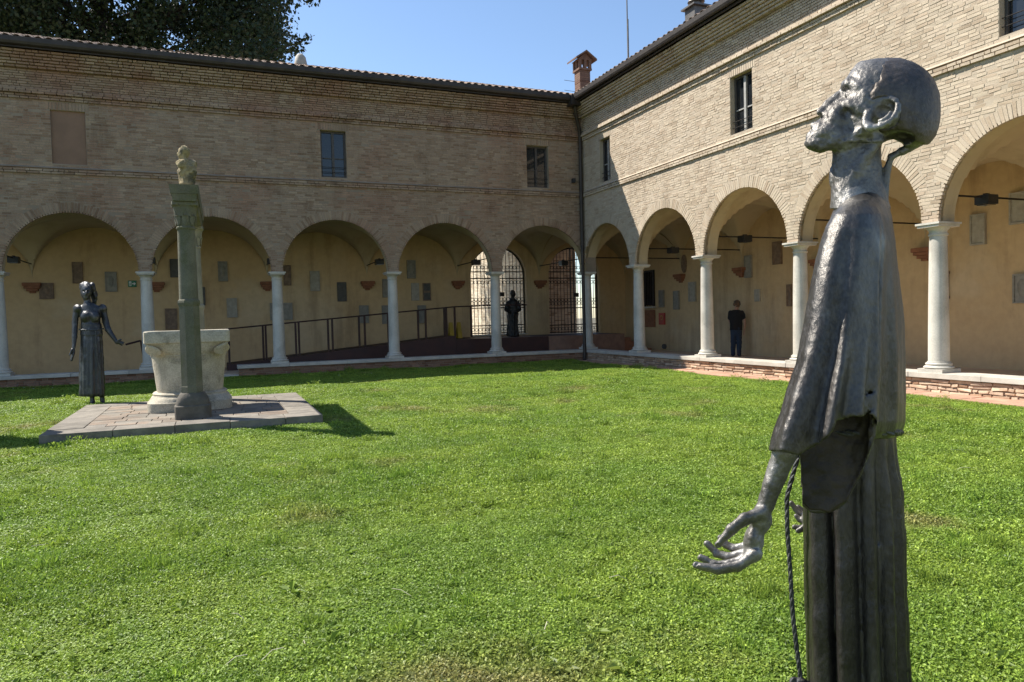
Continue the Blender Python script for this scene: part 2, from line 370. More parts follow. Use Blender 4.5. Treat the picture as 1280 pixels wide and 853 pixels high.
lawn = mb.build('lawn', 'soil', smooth=True); lawn['kind'] = 'structure'; lawn['label'] = 'soil of the cloister lawn'
box = box_obj('corridor_floor', (-24, .1, -.1), (3.95, 3.95, .12), 'floor'); box['kind'] = 'structure'; box['label'] = 'red-brown paved floor of the shaded arcade'
box = box_obj('corridor_floor', (.1, -20, -.1), (3.95, .098, .1195), 'floor'); box['kind'] = 'structure'; box['label'] = 'red-brown paved floor of the sunlit arcade'
pv = box_obj('pavement', (-.90, -20, -.09), (-.2, -.2, .006), 'parapet_core'); pv['kind'] = 'structure'; pv['label'] = 'terracotta paving strip along the sunlit parapet'
yy = -.25
while yy > -19.8:
    l = random.uniform(.38, .62)
    for xa_, xb_ in ((-.875 + random.uniform(-.012, .012), -.556), (-.544, -.205)):
        o = box_obj('paver', (xa_, yy - l + .012, 0), (xb_, yy, .03 + random.uniform(-.005, .005)), 'paver', pv, bevel=.004)
    yy -= l

# ------------------------------------------------------------------ the two arcaded wings
TL = lambda s, n, z: (-s, -n, z)
TR = lambda s, n, z: (-n, -s, z)
CAPZ, SPR, DEP = 2.964, 2.964, 3.85
def strip_wall(mb, ss, zb, ztop, n0, n1, T, mi_front=0, mi_other=1):
    for i in range(len(ss) - 1):
        a, b = ss[i], ss[i + 1]; za, zb_ = zb[i], zb[i + 1]
        c = lambda s, z, n: T(s, n, z)
        k = len(mb.v)
        mb.v += [c(a, za, n1), c(b, zb_, n1), c(b, ztop, n1), c(a, ztop, n1), c(a, za, n0), c(b, zb_, n0), c(b, ztop, n0), c(a, ztop, n0)]; mb.t += [.5] * 8
        for f, m_ in (((0, 1, 2, 3), mi_front), ((4, 5, 6, 7), mi_other), ((0, 1, 5, 4), mi_other), ((3, 2, 6, 7), mi_other)):
            mb.f.append(tuple(k + q for q in f)); mb.mi.append(m_)
def arch_profile(s_lo, s_hi, arches, zbase_fn=None, N=28):
    """ss, zb lists: bottom edge of the wall between s_lo and s_hi; arches = (centre, radius, spring, bottom)"""
    ss = [s_lo]; zb = [SPR]
    return ss, zb
def row_fill(z, blocks, lo, hi, blen, gap, jit=.25):
    """free intervals of one course -> list of (s0,s1)"""
    iv = [(lo, hi)]
    for a, b in blocks:
        nv = []
        for p, q in iv:
            if b <= p or a >= q: nv.append((p, q)); continue
            if a > p: nv.append((p, a))
            if b < q: nv.append((b, q))
        iv = nv
    out = []
    for p, q in iv:
        w = q - p
        if w < .03: continue
        s = p; first = random.uniform(.35, 1.0) * blen
        while s < q - .012:
            l = first if first else blen * random.uniform(1 - jit, 1 + jit * .6)
            if random.random() < .22: l *= .52
            first = None
            if q - (s + l) < .06: l = q - s
            out.append((s, s + l - gap)); s += l
    return out
def brick8(s0, s1, z0, z1, nb, nf, T, j=.004):
    e = .0035; r = lambda: random.uniform(-j, j)
    t = r() * .8
    c = [(s0, nb, z0), (s1, nb, z0), (s1, nb, z1), (s0, nb, z1)]
    f = [(s0 + e + r(), nf + r() * .7, z0 + e + t + r() * .4), (s1 - e + r(), nf + r() * .7, z0 + e - t + r() * .4), (s1 - e + r(), nf + r() * .7, z1 - e - t + r() * .4), (s0 + e + r(), nf + r() * .7, z1 - e + t + r() * .4)]
    return [T(*p) for p in c + f]
def cam_dist(p): return float(np.linalg.norm(np.array(p) - CAM))
def in_view(p):
    w = np.array(p) - CAM; z = w @ _d
    if z < .2: return False
    return 0 < 640 + F_PX * (w @ _r) / z < 1280 and 0 < 426.5 - F_PX * (w @ _u) / z < 853

def projection(z):
    if 5.44 <= z < 5.58: return .05
    if 7.30 <= z < 7.37: return .05
    if 7.37 <= z < 7.44: return .115
    if 7.44 <= z < 7.54: return .085
    if 7.54 <= z < 7.99: return .028
    if z >= 7.99: return .14 + .05 * min(5, int((z - 7.99) / .07))
    return 0
def build_wing(side):
    T = TL if side == 'L' else TR
    bay, nb, rad = (3.340, 7, 1.50) if side == 'L' else (3.202, 6, 1.43)
    s_lo = -.25 if side == 'L' else .16
    L_ = bay * nb + .17
    if side == 'L':
        wing = thing('cloister_wing', 'shaded brick arcade wing with a walled-up window and an access ramp inside', 'building', (-8, 0, 0))
        wins = [(7.97, 8.70), (1.44, 2.21)]; blind = [(14.59, 15.36)]
    else:
        wing = thing('cloister_wing', 'sunlit buff brick arcade wing with irregular stone parapet', 'building', (0, -8, 0))
        wins = [(1.40, 2.05), (7.66, 8.42), (14.0, 14.75)]; blind = []
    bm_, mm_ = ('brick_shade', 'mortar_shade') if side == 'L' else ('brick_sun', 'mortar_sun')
    WZ0, WZ1 = 5.70, 7.05
    ro = rad + .27
    # wall core with arches
    mb = MB(); ss = [s_lo]; zb = [SPR]
    for k in range(nb):
        c = bay * (k + .5); r2 = rad + .055
        for i in range(33):
            a = math.pi * i / 32; s = c - r2 * math.cos(a)
            if s <= ss[-1] + 1e-4: continue
            ss.append(s); zb.append(SPR + r2 * math.sin(a))
    ss.append(L_); zb.append(SPR)
    strip_wall(mb, ss, zb, 5.0, -.25, .2, T)
    sb = sorted({s_lo, L_} | {x for w in wins + blind for x in w})
    for a, b in zip(sb[:-1], sb[1:]):
        op = any(abs(a - w[0]) < 1e-6 for w in wins); bl = any(abs(a - w[0]) < 1e-6 for w in blind)
        zz = [(5.0, WZ0, -.25, .2), (WZ1, 8.5, -.25, .2)] if op else ([(5.0, WZ0, -.25, .2), (WZ1, 8.5, -.25, .2), (WZ0, WZ1, -.25, .12)] if bl else [(5.0, 8.5, -.25, .2)])
        for z0, z1, n0, n1 in zz:
            strip_wall(mb, [a, b], [z0, z0], z1, n0, n1, T)
            for sx in (a, b):
                k = len(mb.v); mb.v += [T(sx, n0, z0), T(sx, n1, z0), T(sx, n1, z1), T(sx, n0, z1)]; mb.t += [.5] * 4; mb.f.append((k, k + 1, k + 2, k + 3)); mb.mi.append(0)
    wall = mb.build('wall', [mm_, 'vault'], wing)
    # plastered arch soffits
    for k in range(nb):
        c = bay * (k + .5); ri = rad + .032; r2 = rad + .055
        mb = MB()
        def fn(a, b, c=c, ri=ri):
            t = math.pi * a; sec = b * 4; i = int(min(3.999, sec)); fr = sec - i
            q = [(ri, .186), (ri, -.27), (r2 + .05, -.27), (r2 + .002, -.26), (ri, .186)]
            p0, p1 = q[i], q[min(4, i + 1)]; r_ = p0[0] + (p1[0] - p0[0]) * fr; n_ = p0[1] + (p1[1] - p0[1]) * fr
            return T(c - r_ * math.cos(t), n_, SPR + .001 + r_ * math.sin(t))
        mb.grid(fn, 40, 2); mb.build('arch_soffit', 'vault', wing, smooth=False)
    # bricks: courses, voussoirs, soldier lintels
    cand = []; ch = .0615; z = SPR + .006; row = 0
    while z + ch < 8.44:
        zc = z + ch / 2; blocks = []
        for k in range(nb):
            h = zc - SPR
            if h < ro:
                al = .44
                hw = math.sqrt(rad * rad - h * h) + .002 if h < rad * math.sin(al) else (h / math.tan(al) if h < ro * math.sin(al) else math.sqrt(max(0, ro * ro - h * h)))
                blocks.append((bay * (k + .5) - hw - .004, bay * (k + .5) + hw + .004))
        for w in wins + blind:
            if z + ch > WZ0 and z < WZ1: blocks.append((w[0], w[1]))
            if z + ch > WZ1 and z < WZ1 + .2: blocks.append((w[0] - .08, w[1] + .08))
        p = projection(zc); lo = .2 + max(p, 0) + .004
        for a, b in row_fill(z, blocks, lo, L_, .245 if side == 'L' else .23, .007):
            q = .0036 + random.uniform(-.0025, .0035) + (0 if random.random() > .03 else -.009)
            cand.append(('brick', brick8(a, b, z, z + ch - .0068, .15, .2 + p + q, T), random.random()))
        z += ch; row += 1
    vs = []
    for k in range(nb):
        c = bay * (k + .5); nv = int(math.pi * (rad + .13) / .068)
        for i in range(nv):
            a0 = math.pi * i / nv + .0028 + random.uniform(-.001, .001); a1 = math.pi * (i + 1) / nv - .0028 + random.uniform(-.001, .001)
            if math.sin((a0 + a1) / 2) < math.sin(.425): continue
            def lim(a):
                m_ = abs(math.cos(a)); return min(ro, (bay / 2 - .004) / m_ if m_ > .01 else ro)
            r1 = min(lim(a0), lim(a1)) - random.choice((0, 0, 0, .01, .03)) - random.uniform(0, .012); r0 = rad + random.uniform(-.004, .004)
            if r1 - r0 < .04: continue
            nf = .2 + .004 + random.uniform(-.002, .004); e = .0025
            P = lambda r, a, n: T(c - r * math.cos(a), n, SPR + .004 + r * math.sin(a))
            if min(c - r1 * math.cos(a0), c - r1 * math.cos(a1)) < .205: continue
            da = e / rad
            vs.append([P(r0, a0, .15), P(r0, a1, .15), P(r1, a1, .15), P(r1, a0, .15), P(r0 + e, a0 + da, nf), P(r0 + e, a1 - da, nf), P(r1 - e, a1 - da, nf), P(r1 - e, a0 + da, nf)])
    for w in wins + blind:
        s = w[0] - .078; 
        while s < w[1] + .07:
            cand.append(('lintel_brick', brick8(s, s + .062, WZ1 + .006, WZ1 + .198, .15, .209, T), random.random())); s += .073
    cand = [c for c in cand]
    vis = sorted((i for i, c in enumerate(cand) if c[0] == 'brick' and in_view(c[1][4])), key=lambda i: cam_dist(cand[i][1][4]))
    solo = set(vis[:300])
    big = MB()
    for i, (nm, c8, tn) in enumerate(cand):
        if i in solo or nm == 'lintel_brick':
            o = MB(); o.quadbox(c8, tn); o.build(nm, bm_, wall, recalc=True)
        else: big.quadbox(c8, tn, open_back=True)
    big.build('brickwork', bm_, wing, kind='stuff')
    vv = sorted(range(len(vs)), key=lambda i: cam_dist(vs[i][4]) if in_view(vs[i][4]) else 1e6)
    svo = set(vv[:300 if side == 'R' else 240]); big = MB()
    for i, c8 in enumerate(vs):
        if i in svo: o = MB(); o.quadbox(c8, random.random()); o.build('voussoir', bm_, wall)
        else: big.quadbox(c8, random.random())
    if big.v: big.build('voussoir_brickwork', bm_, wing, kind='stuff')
    # weathered sloping band above the string course
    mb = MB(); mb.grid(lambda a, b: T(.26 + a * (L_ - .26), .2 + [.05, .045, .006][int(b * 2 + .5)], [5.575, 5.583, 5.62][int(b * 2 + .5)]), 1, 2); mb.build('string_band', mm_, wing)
    # windows
    for w in wins:
        wd = part_empty('window', wing, T((w[0] + w[1]) / 2, .05, WZ0))
        fm = 'frame' if side == 'L' else 'frame_grey'
        loc = world_loc(wd)
        def wp(name, mb, m):
            mb.v = [tuple(Vector(v) - loc) for v in mb.v]; o = mb.build(name, m); o.parent = wd; return o
        a, b = w; z0, z1 = WZ0, WZ1; mid = (a + b) / 2; t = .055
        mb = MB(); 
        for q in (((a, .0, z0), (a + t, .07, z1)), ((b - t, .0, z0), (b, .07, z1)), ((a + t, .0, z0), (b - t, .069, z0 + t)), ((a + t, 0, z1 - t), (b - t, .069, z1))): mb.box(*q, T=T)
        wp('window_frame', mb, 'frame')
        mb = MB(); mb.box((mid - .035, .005, z0 + t), (mid + .035, .085, z1 - t), T=T); wp('mullion', mb, fm)
        for x0, x1 in ((a + t, mid - .035), (mid + .035, b - t)):
            mb = MB(); mb.box((x0, .015, z0 + t + .5), (x1, .06, z0 + t + .53), T=T); wp('glazing_bar', mb, fm)
            mb = MB(); mb.box((x0, .025, z0 + t), (x1, .035, z1 - t), T=T); wp('pane', mb, 'glass')
        for zz in (.16, .30):
            mb = MB(); mb.tube([T(a, .13, z0 + zz), T(b, .13, z0 + zz)], .008, 6); wp('safety_bar', mb, 'iron')
        mb = MB(); mb.box((a, -.25, z0 - .012), (b, .16, z0 + .004), T=T); wp('window_sill', mb, mm_)
        mb = MB(); mb.box((a, -.24, z0), (b, -.2, z1), T=T); wp('dark_room_panel', mb, 'dark')  # dark panel standing in for the unlit room behind the pane
    for w in blind:
        mb = MB(); mb.box((w[0], .115, WZ0), (w[1], .148, WZ1), T=T); o = mb.build('walled_up_window', 'blind', wing); o['label'] = 'rendered red-brown panel filling an old window opening'
    # columns
    for k in range(0 if side == 'L' else 1, nb + 1):
        s = bay * k; base = T(s, 0, Z0)
        cp = part_empty('column', wing, base)
        def cpart(name, mb, m='marble', sm='auto'):
            o = mb.build(name, m, None, smooth=sm); o.parent = cp; return o
        O = (0, 0, 0)
        prof = []
        for i in range(14):
            t = i / 13; prof.append((.168 - .030 * t ** 1.6, .185 + t * 2.185))
        mb = MB(); mb.lathe(O, [(.185, .165), (.185, .183)] + prof + [(.150, 2.375), (.157, 2.392), (.157, 2.405), (.14, 2.415)], 28); cpart('shaft', mb)
        mb = MB(); mb.box((-.235, -.235, 0), (.235, .235, .062)); cpart('plinth', mb, sm=False)
        tor = [(.225 + .018 * math.sin(math.pi * i / 6), .063 + .045 * i / 6) for i in range(7)] + [(.205, .11), (.2, .122)] + [(.2 + .012 * math.sin(math.pi * i / 5), .124 + .04 * i / 5) for i in range(6)]
        mb = MB(); mb.lathe(O, tor, 28); cpart('base_moulding', mb)
        mb = MB(); mb.lathe(O, [(.142, 2.412), (.142, 2.455), (.158, 2.475), (.185, 2.505), (.192, 2.52)], 28); cpart('capital', mb)
        w, dd = (.205, .262) if side == 'L' else (.262, .205)
        mb = MB(); mb.box((-w, -dd, 2.521), (w, dd, 2.562)); mb.box((-w - .022, -dd - .022, 2.563), (w + .022, dd + .022, 2.598)); cpart('abacus', mb, sm=False)
    # parapet: core, stones or bricks, sill slabs
    gap = (11.14, 12.35) if side == 'L' else None
    segs = [(.2, L_)] if not gap else [(.2, gap[0]), (gap[1], L_)]
    for a, b in segs: box_obj('parapet_core', (a, -.2, -.05), (b, .185, .268), 'parapet_core', wing, T)
    pieces = []; z = -.06
    courses = [(-.07, .0), (.0, .075), (.075, .14), (.14, .205), (.205, .265)] if side == 'R' else [(-.07 + .0675 * i, -.07 + .0675 * (i + 1)) for i in range(5)]
    for z0, z1 in courses:
        for a, b in row_fill(z0, [gap] if gap else [], .21, L_, .27 if side == 'L' else .30, .014, .25 if side == 'L' else .5):
            zz0, zz1 = (z0, z1 - .011) if side == 'L' else (z0 + random.uniform(-.006, .012), z1 - .010 + random.uniform(-.012, .004))
            j = .004 if side == 'L' else .011
            pieces.append(brick8(a, b, zz0, zz1, .15, .2 + random.uniform(0, .012 if side == 'L' else .028), T, j))
    order = sorted(range(len(pieces)), key=lambda i: cam_dist(pieces[i][4]) if in_view(pieces[i][4]) else 1e6)
    keep = set(order[:290 if side == 'R' else 230]); big = MB()
    pm = 'parapet_stone' if side == 'R' else 'parapet_brick'
    for i, c8 in enumerate(pieces):
        if i in keep: o = MB(); o.quadbox(c8, random.random()); o.build('parapet_stone' if side == 'R' else 'parapet_brick', pm, wing, bevel=.006 if side == 'R' else 0)
        else: big.quadbox(c8, random.random())
    if big.v: big.build('parapet_masonry', pm, wing, kind='stuff')
    s = .262
    while s < L_ - .3:
        l = random.uniform(1.15, 1.75)
        if gap and s < gap[0] < s + l + .3: l = gap[0] - s + .03
        if gap and gap[0] <= s + .05 < gap[1]: s = gap[1] - .03; continue
        o = box_obj('sill_slab', (s + .002, -.255, .268 + random.uniform(0, .003)), (min(s + l - .003, L_), .265 + random.uniform(-.006, .006), .3635 + random.uniform(-.003, 0)), 'sill', wing, T, bevel=.008); s += l
    if gap: box_obj('threshold_slab', (gap[0], -.25, -.06), (gap[1], .25, .10), 'sill', wing, T, bevel=.008)
    # vaults, corbels, tie rods
    for k in range(-1 if side == 'L' else 0, nb):
        s0, s1 = (bay * k, bay * (k + 1)) if k >= 0 else (-DEP, 0.)
        sc, hs, ncn, hn = (s0 + s1) / 2, (s1 - s0) / 2, -(.25 + DEP) / 2 if k >= 0 else -DEP / 2, (DEP - .25) / 2 if k >= 0 else DEP / 2
        mb = MB()
        def vz(a, b):
            s = s0 + a * (s1 - s0); n = ncn + (2 * b - 1) * hn
            q = lambda t: math.sqrt(max(0, 1 - t * t))
            return T(s, n, SPR + .02 + 1.60 * max(q((s - sc) / hs), q((n - ncn) / hn)))
        def ease(t): return .5 - .5 * math.cos(math.pi * t)
        mb.grid(lambda a, b: vz(ease(a), ease(b)), 32, 32); mb.build('vault', 'vault', wing, smooth='auto')
    for k in range(0, nb + 1):
        s = bay * k
        mb = MB()
        for (w_, d_, z0, z1) in ((.235, .22, 2.80, 2.90), (.205, .18, 2.725, 2.798), (.15, .13, 2.65, 2.723), (.08, .07, 2.59, 2.648)):
            mb.box((s - w_, -DEP - .02, z0), (s + w_, -DEP + d_, z1), T=T)
        mb.build('corbel', 'terracotta', wing, bevel=.012)
        mb = MB(); mb.tube([T(s, -.2, 3.46), T(s, -DEP - .02, 3.46)], .018, 8); mb.build('tie_rod', 'iron', wing, smooth='auto')
    # eaves, gutter, roof, tiles
    mb = MB(); mb.box((.62, .15, 8.445), (L_, .66, 8.50), T=T); mb.build('eaves_board', 'gutter', wing)
    mb = MB(); mb.box((.70, .66, 8.38), (L_, .70, 8.555), T=T); mb.build('fascia_board', 'gutter', wing)
    mb = MB(); 
    def gut(a, b):
        q = [(.705, 8.585), (.705, 8.50), (.72, 8.435), (.76, 8.415), (.80, 8.435), (.822, 8.49), (.825, 8.60), (.815, 8.605), (.80, 8.50), (.72, 8.47)][int(round(b * 9))]
        return T(.70 + a * (L_ - .70), *q)
    mb.grid(gut, 1, 9); mb.build('gutter', 'gutter', wing, smooth=False)
    pitch = .36
    mb = MB(); k = len(mb.v)
    e = [(.70, 8.535), (.70, 8.575), (-4.0, 8.575 + 4.7 * pitch), (-9.0, 8.4), (-9.0, 8.3), (-4.0, 8.52 + 4.6 * pitch)]
    n_e = len(e)
    for i in range(n_e):
        for (n_, z_) in (e[i],):
            sl = .70 if n_ > .5 else n_ * .98   # hip line at the corner
            mb.v += [T(n_ if n_ > -9.1 else 0, n_, z_), T(L_, n_, z_)]; mb.t += [.5, .5]
    for i in range(n_e):
        j = (i + 1) % n_e; mb.f.append((2 * i, 2 * i + 1, 2 * j + 1, 2 * j)); mb.mi.append(0)
    mb.f.append(tuple(2 * i + 1 for i in range(n_e))); mb.mi.append(0)
    roof = mb.build('roof', 'tile', wing)
    def tile_mesh():
        t = MB(); r0, r1, ln, th = .095, .078, .46, .014
        def f(a, b):
            i = int(round(b * 3)); outer = i in (0, 1); end = i in (1, 2)
            rr = (r1 if end else r0) - (0 if outer else th); ang = math.pi * a
            return (rr * math.cos(ang), (ln if end else 0.), rr * math.sin(ang) * .9)
        t.grid(f, 8, 3)
        t.grid(lambda a, b: ((r0 - th * b) * math.cos(math.pi * a), 0, (r0 - th * b) * math.sin(math.pi * a) * .9), 8, 1)
        return t
    tm = tile_mesh(); tobj = tm.build('roof_tile', 'tile', roof, smooth='auto'); tme = tobj.data
    ang = math.atan(pitch); first = True; big = MB()
    rows = 13; ns = int((L_ - .75) / .222)
    for r_ in range(rows):
        for i in range(ns):
            s = .78 + i * .222 + random.uniform(-.008, .008); n = .79 - r_ * .38 + random.uniform(-.015, .015); z = 8.588 + (.70 - n) * pitch + .012 + random.uniform(-.004, .004)
            if r_ < (2 if side == 'L' else 1) and in_view(T(s, n, z)) or first:
                o = tobj if first else tobj.copy()
                if not first: COL.objects.link(o)
                first = False
                o.location = T(s, n, z); o.rotation_euler = (ang, 0, random.uniform(-.03, .03)) if side == 'L' else (ang, 0, -math.pi / 2 + random.uniform(-.03, .03))
            elif r_ < 4:
                Mx = Matrix.Translation(T(s, n, z)) @ (Matrix.Rotation(0 if side == 'L' else -math.pi / 2, 4, 'Z') @ Matrix.Rotation(ang, 4, 'X'))
                k = len(big.v); big.v += [tuple(Mx @ Vector(v)) for v in tm.v]; big.t += tm.t; big.f += [tuple(k + q for q in f) for f in tm.f]; big.mi += tm.mi
    big.build('tile_rows', 'tile', wing, kind='stuff', smooth='auto', recalc=False)
    # room behind: inner wall above and below, outer wall
    if side == 'R':
        box_obj('inner_wall', (-DEP, -DEP - .4, -.05), (L_, -DEP, 5.0), 'plaster', wing, T)
        box_obj('upper_wall', (-DEP, -DEP - .4, 5.001), (L_, -DEP, 8.4), 'plaster', wing, T)
    else:
        mb = MB()
        gs = [(1.68, 1.13, 3.09, .86), (-1.53, 1.13, 3.09, .80)]
        g_sorted = sorted(gs); prev = -DEP
        for (c, r_, sp, zb_) in g_sorted:
            strip_wall(mb, [prev, c - r_], [-.05, -.05], 5.0, -DEP - .4, -DEP, T, 0, 0)
            ss = [c - r_ * math.cos(math.pi * i / 24) for i in range(25)]
            strip_wall(mb, ss, [sp + r_ * math.sin(math.pi * i / 24) for i in range(25)], 5.0, -DEP - .4, -DEP, T, 0, 0)
            for sx in (c - r_, c + r_):
                k = len(mb.v); mb.v += [T(sx, -DEP - .4, zb_), T(sx, -DEP, zb_), T(sx, -DEP, sp), T(sx, -DEP - .4, sp)]; mb.t += [.5] * 4; mb.f.append((k, k + 1, k + 2, k + 3)); mb.mi.append(0)
            strip_wall(mb, [c - r_, c + r_], [-.05, -.05], zb_, -DEP - .4, -DEP, T, 0, 0); prev = c + r_
        strip_wall(mb, [prev, L_], [-.05, -.05], 5.0, -DEP - .4, -DEP, T, 0, 0)
        mb.build('inner_wall', 'plaster', wing)
        box_obj('upper_wall', (-DEP, -DEP - .4, 5.001), (L_, -DEP, 8.4), 'plaster', wing, T)
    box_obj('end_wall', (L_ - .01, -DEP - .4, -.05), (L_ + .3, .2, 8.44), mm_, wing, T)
    return wing
wing_l = build_wing('L'); wing_r = build_wing('R')
# rain pipe and hopper in the corner
mb = MB(); mb.tube([(-.66, -.66, 8.3), (-.60, -.60, 8.05), (-.33, -.33, 7.6), (-.31, -.31, 7.2), (-.31, -.31, .3), (-.33, -.33, .06), (-.40, -.46, .03)], .058, 12); mb.build('downpipe', 'gutter', wing_l, smooth='auto')
mb = MB(); mb.box((-.90, -.90, 8.27), (-.52, -.52, 8.58)); mb.build('rain_hopper', 'gutter', wing_l, bevel=.01)
for zz in (1.2, 3.2, 5.2, 7.0):
    mb = MB(); mb.lathe((-.31, -.31, zz), [(.07, 0), (.07, .04)], 12); mb.build('pipe_bracket', 'gutter', wing_l)

# ------------------------------------------------------------------ roof furniture
ch = thing('chimney', 'red brick chimney with small gabled tile cap at the roof corner', 'chimney', (1.0, 1.85, 9.3))
mb = MB(); zz = 9.0
while zz < 10.35:
    j = random.uniform(-.006, .006); t = random.random()
    mb.box((.79 + j, 1.64, zz), (1.21, 2.06 + j, zz + .066), tone=t); zz += .072
mb.build('stack', 'chimney', ch)
mb = MB(); mb.box((.74, 1.59, zz), (1.26, 2.11, zz + .07)); mb.build('collar', 'chimney', ch)
for (x, y) in ((.80, 1.65), (1.20, 1.65), (.80, 2.05), (1.20, 2.05), (1.0, 1.65), (.80, 1.85)):
    mb = MB(); mb.box((x - .05, y - .05, zz + .07), (x + .05, y + .05, zz + .36)); mb.build('cap_post', 'chimney', ch)
zc = zz + .36
for sx in (-1, 1):
    mb = MB(); mb.quadbox([(1.0, 1.48, zc + .26), (1.0, 2.22, zc + .26), (1.0 + sx * .42, 2.22, zc - .02), (1.0 + sx * .42, 1.48, zc - .02), (1.0, 1.48, zc + .32), (1.0, 2.22, zc + .32), (1.0 + sx * .42, 2.22, zc + .04), (1.0 + sx * .42, 1.48, zc + .04)]); mb.build('cap_roof', 'chimney', ch)
mb = MB(); mb.v = [(.7, 1.6, zc), (1.3, 1.6, zc), (1.0, 1.6, zc + .25), (.7, 2.1, zc), (1.3, 2.1, zc), (1.0, 2.1, zc + .25)]; mb.t = [.4] * 6; mb.f = [(0, 1, 2), (3, 5, 4), (0, 3, 4, 1)]; mb.mi = [0] * 3; mb.build('gable', 'chimney', ch)
vt = thing('roof_vent', 'dark metal roof vent with cowl on the sunlit wing', 'vent', (1.0, -4.85, 9.3))
mb = MB(); mb.box((.78, -5.07, 9.0), (1.22, -4.63, 9.95)); mb.build('vent_box', 'zinc', vt)
mb = MB(); mb.box((.70, -5.15, 9.955), (1.30, -4.55, 10.0)); mb.build('vent_collar', 'zinc', vt)
mb = MB(); mb.lathe((1.0, -4.85, 10.0), [(.13, 0), (.13, .12), (.24, .14), (.22, .19), (.03, .26)], 14); mb.build('cowl', 'zinc', vt, smooth='auto')
an = thing('antenna_mast', 'thin lattice-less antenna mast rising from the sunlit roof', 'antenna', (2., .33, 9.6)); an['label'] = 'thin tall antenna mast standing on the sunlit roof'
mb = MB(); mb.tube([(2, .33, 9.4), (2, .33, 15.2)], .022, 6); mb.build('mast', 'zinc', an)
mb = MB(); mb.tube([(2, .30, 9.4), (2, .30, 11.8)], .03, 6); mb.build('mast_foot', 'zinc', an)
p = on(713, 112, 1, 2.6)
ta = thing('roof_aerial', 'small horizontal-rod television aerial beside the chimney', 'antenna', (p[0], 2.6, 9.2))
mb = MB(); mb.tube([(p[0] + .35, 2.6, 9.2), (p[0] + .35, 2.6, p[2] + .4)], .012, 6); mb.build('pole', 'zinc', ta)
for q in (-.05, .32):
    mb = MB(); mb.tube([(p[0] - .25, 2.6, p[2] + q), (p[0] + .4, 2.6, p[2] + q - .02)], .008, 6); mb.build('rod', 'zinc', ta)
p = on(376, 84, 1, 1.2)
fn_ = thing('roof_finial', 'small pale domed vent cap on the shaded roof edge', 'vent', (p[0], 1.2, 8.6))
mb = MB(); mb.lathe((p[0], 1.2, 8.5), [(.16, 0), (.16, p[2] - 8.6), (.19, p[2] - 8.58), (.19, p[2] - 8.4), (.15, p[2] - 8.2), (.08, p[2] - 8.12), (.01, p[2] - 8.1)], 14); mb.build('cap', 'plaque_pale', fn_, smooth='auto')
p = on(717, 226, 1, -.3)
lm = thing('wall_spotlight', 'small black spotlight fixed beside the downpipe', 'lamp', (p[0], -.2, p[2]))
mb = MB(); mb.box((p[0] - .05, -.36, p[2] - .07), (p[0] + .05, -.24, p[2] + .07)); mb.build('lamp_body', 'lamp_black', lm, bevel=.01)
mb = MB(); mb.box((p[0] - .02, -.24, p[2] - .03), (p[0] + .02, -.2, p[2] + .03)); mb.build('bracket', 'lamp_black', lm)

# ------------------------------------------------------------------ floodlights on the tie rods
def floodlight(T, s, n, lab, grp):
    c = T(s, n, 3.40); t = thing('floodlight', lab, 'lamp', c, grp)
    box_obj('housing', (s - .13, n - .14, 3.33), (s + .13, n + .14, 3.50), 'lamp_black', t, T, bevel=.012)
    box_obj('lens', (s - .10, n - .11, 3.318), (s + .10, n + .11, 3.329), 'glass', t, T)
    box_obj('clamp', (s - .03, n - .05, 3.501), (s + .03, n + .05, 3.53), 'iron', t, T)
for k, w in enumerate(('next to the downpipe corner, in front of the corner gate', 'over the column that stands before the robed figure gate', 'over the column beside the plain dark slate plaque', 'over the column rising behind the middle of the ramp', 'over the column next to the green exit sign by the woman statue', 'over the column beyond the bronze woman statue')):
    floodlight(TL, 3.34 * k, -1.75, 'black box floodlight ' + w, 'floodlights in the shaded arcade')
for k, w in enumerate(('above the barred window and red sign', 'above the standing visitor', 'behind the neck of the large bronze statue', 'next to the pale plaques in the widest sunlit arch')):
    floodlight(TR, 3.202 * (k + 1), -1.25, 'black box floodlight ' + w, 'floodlights in the sunlit arcade')

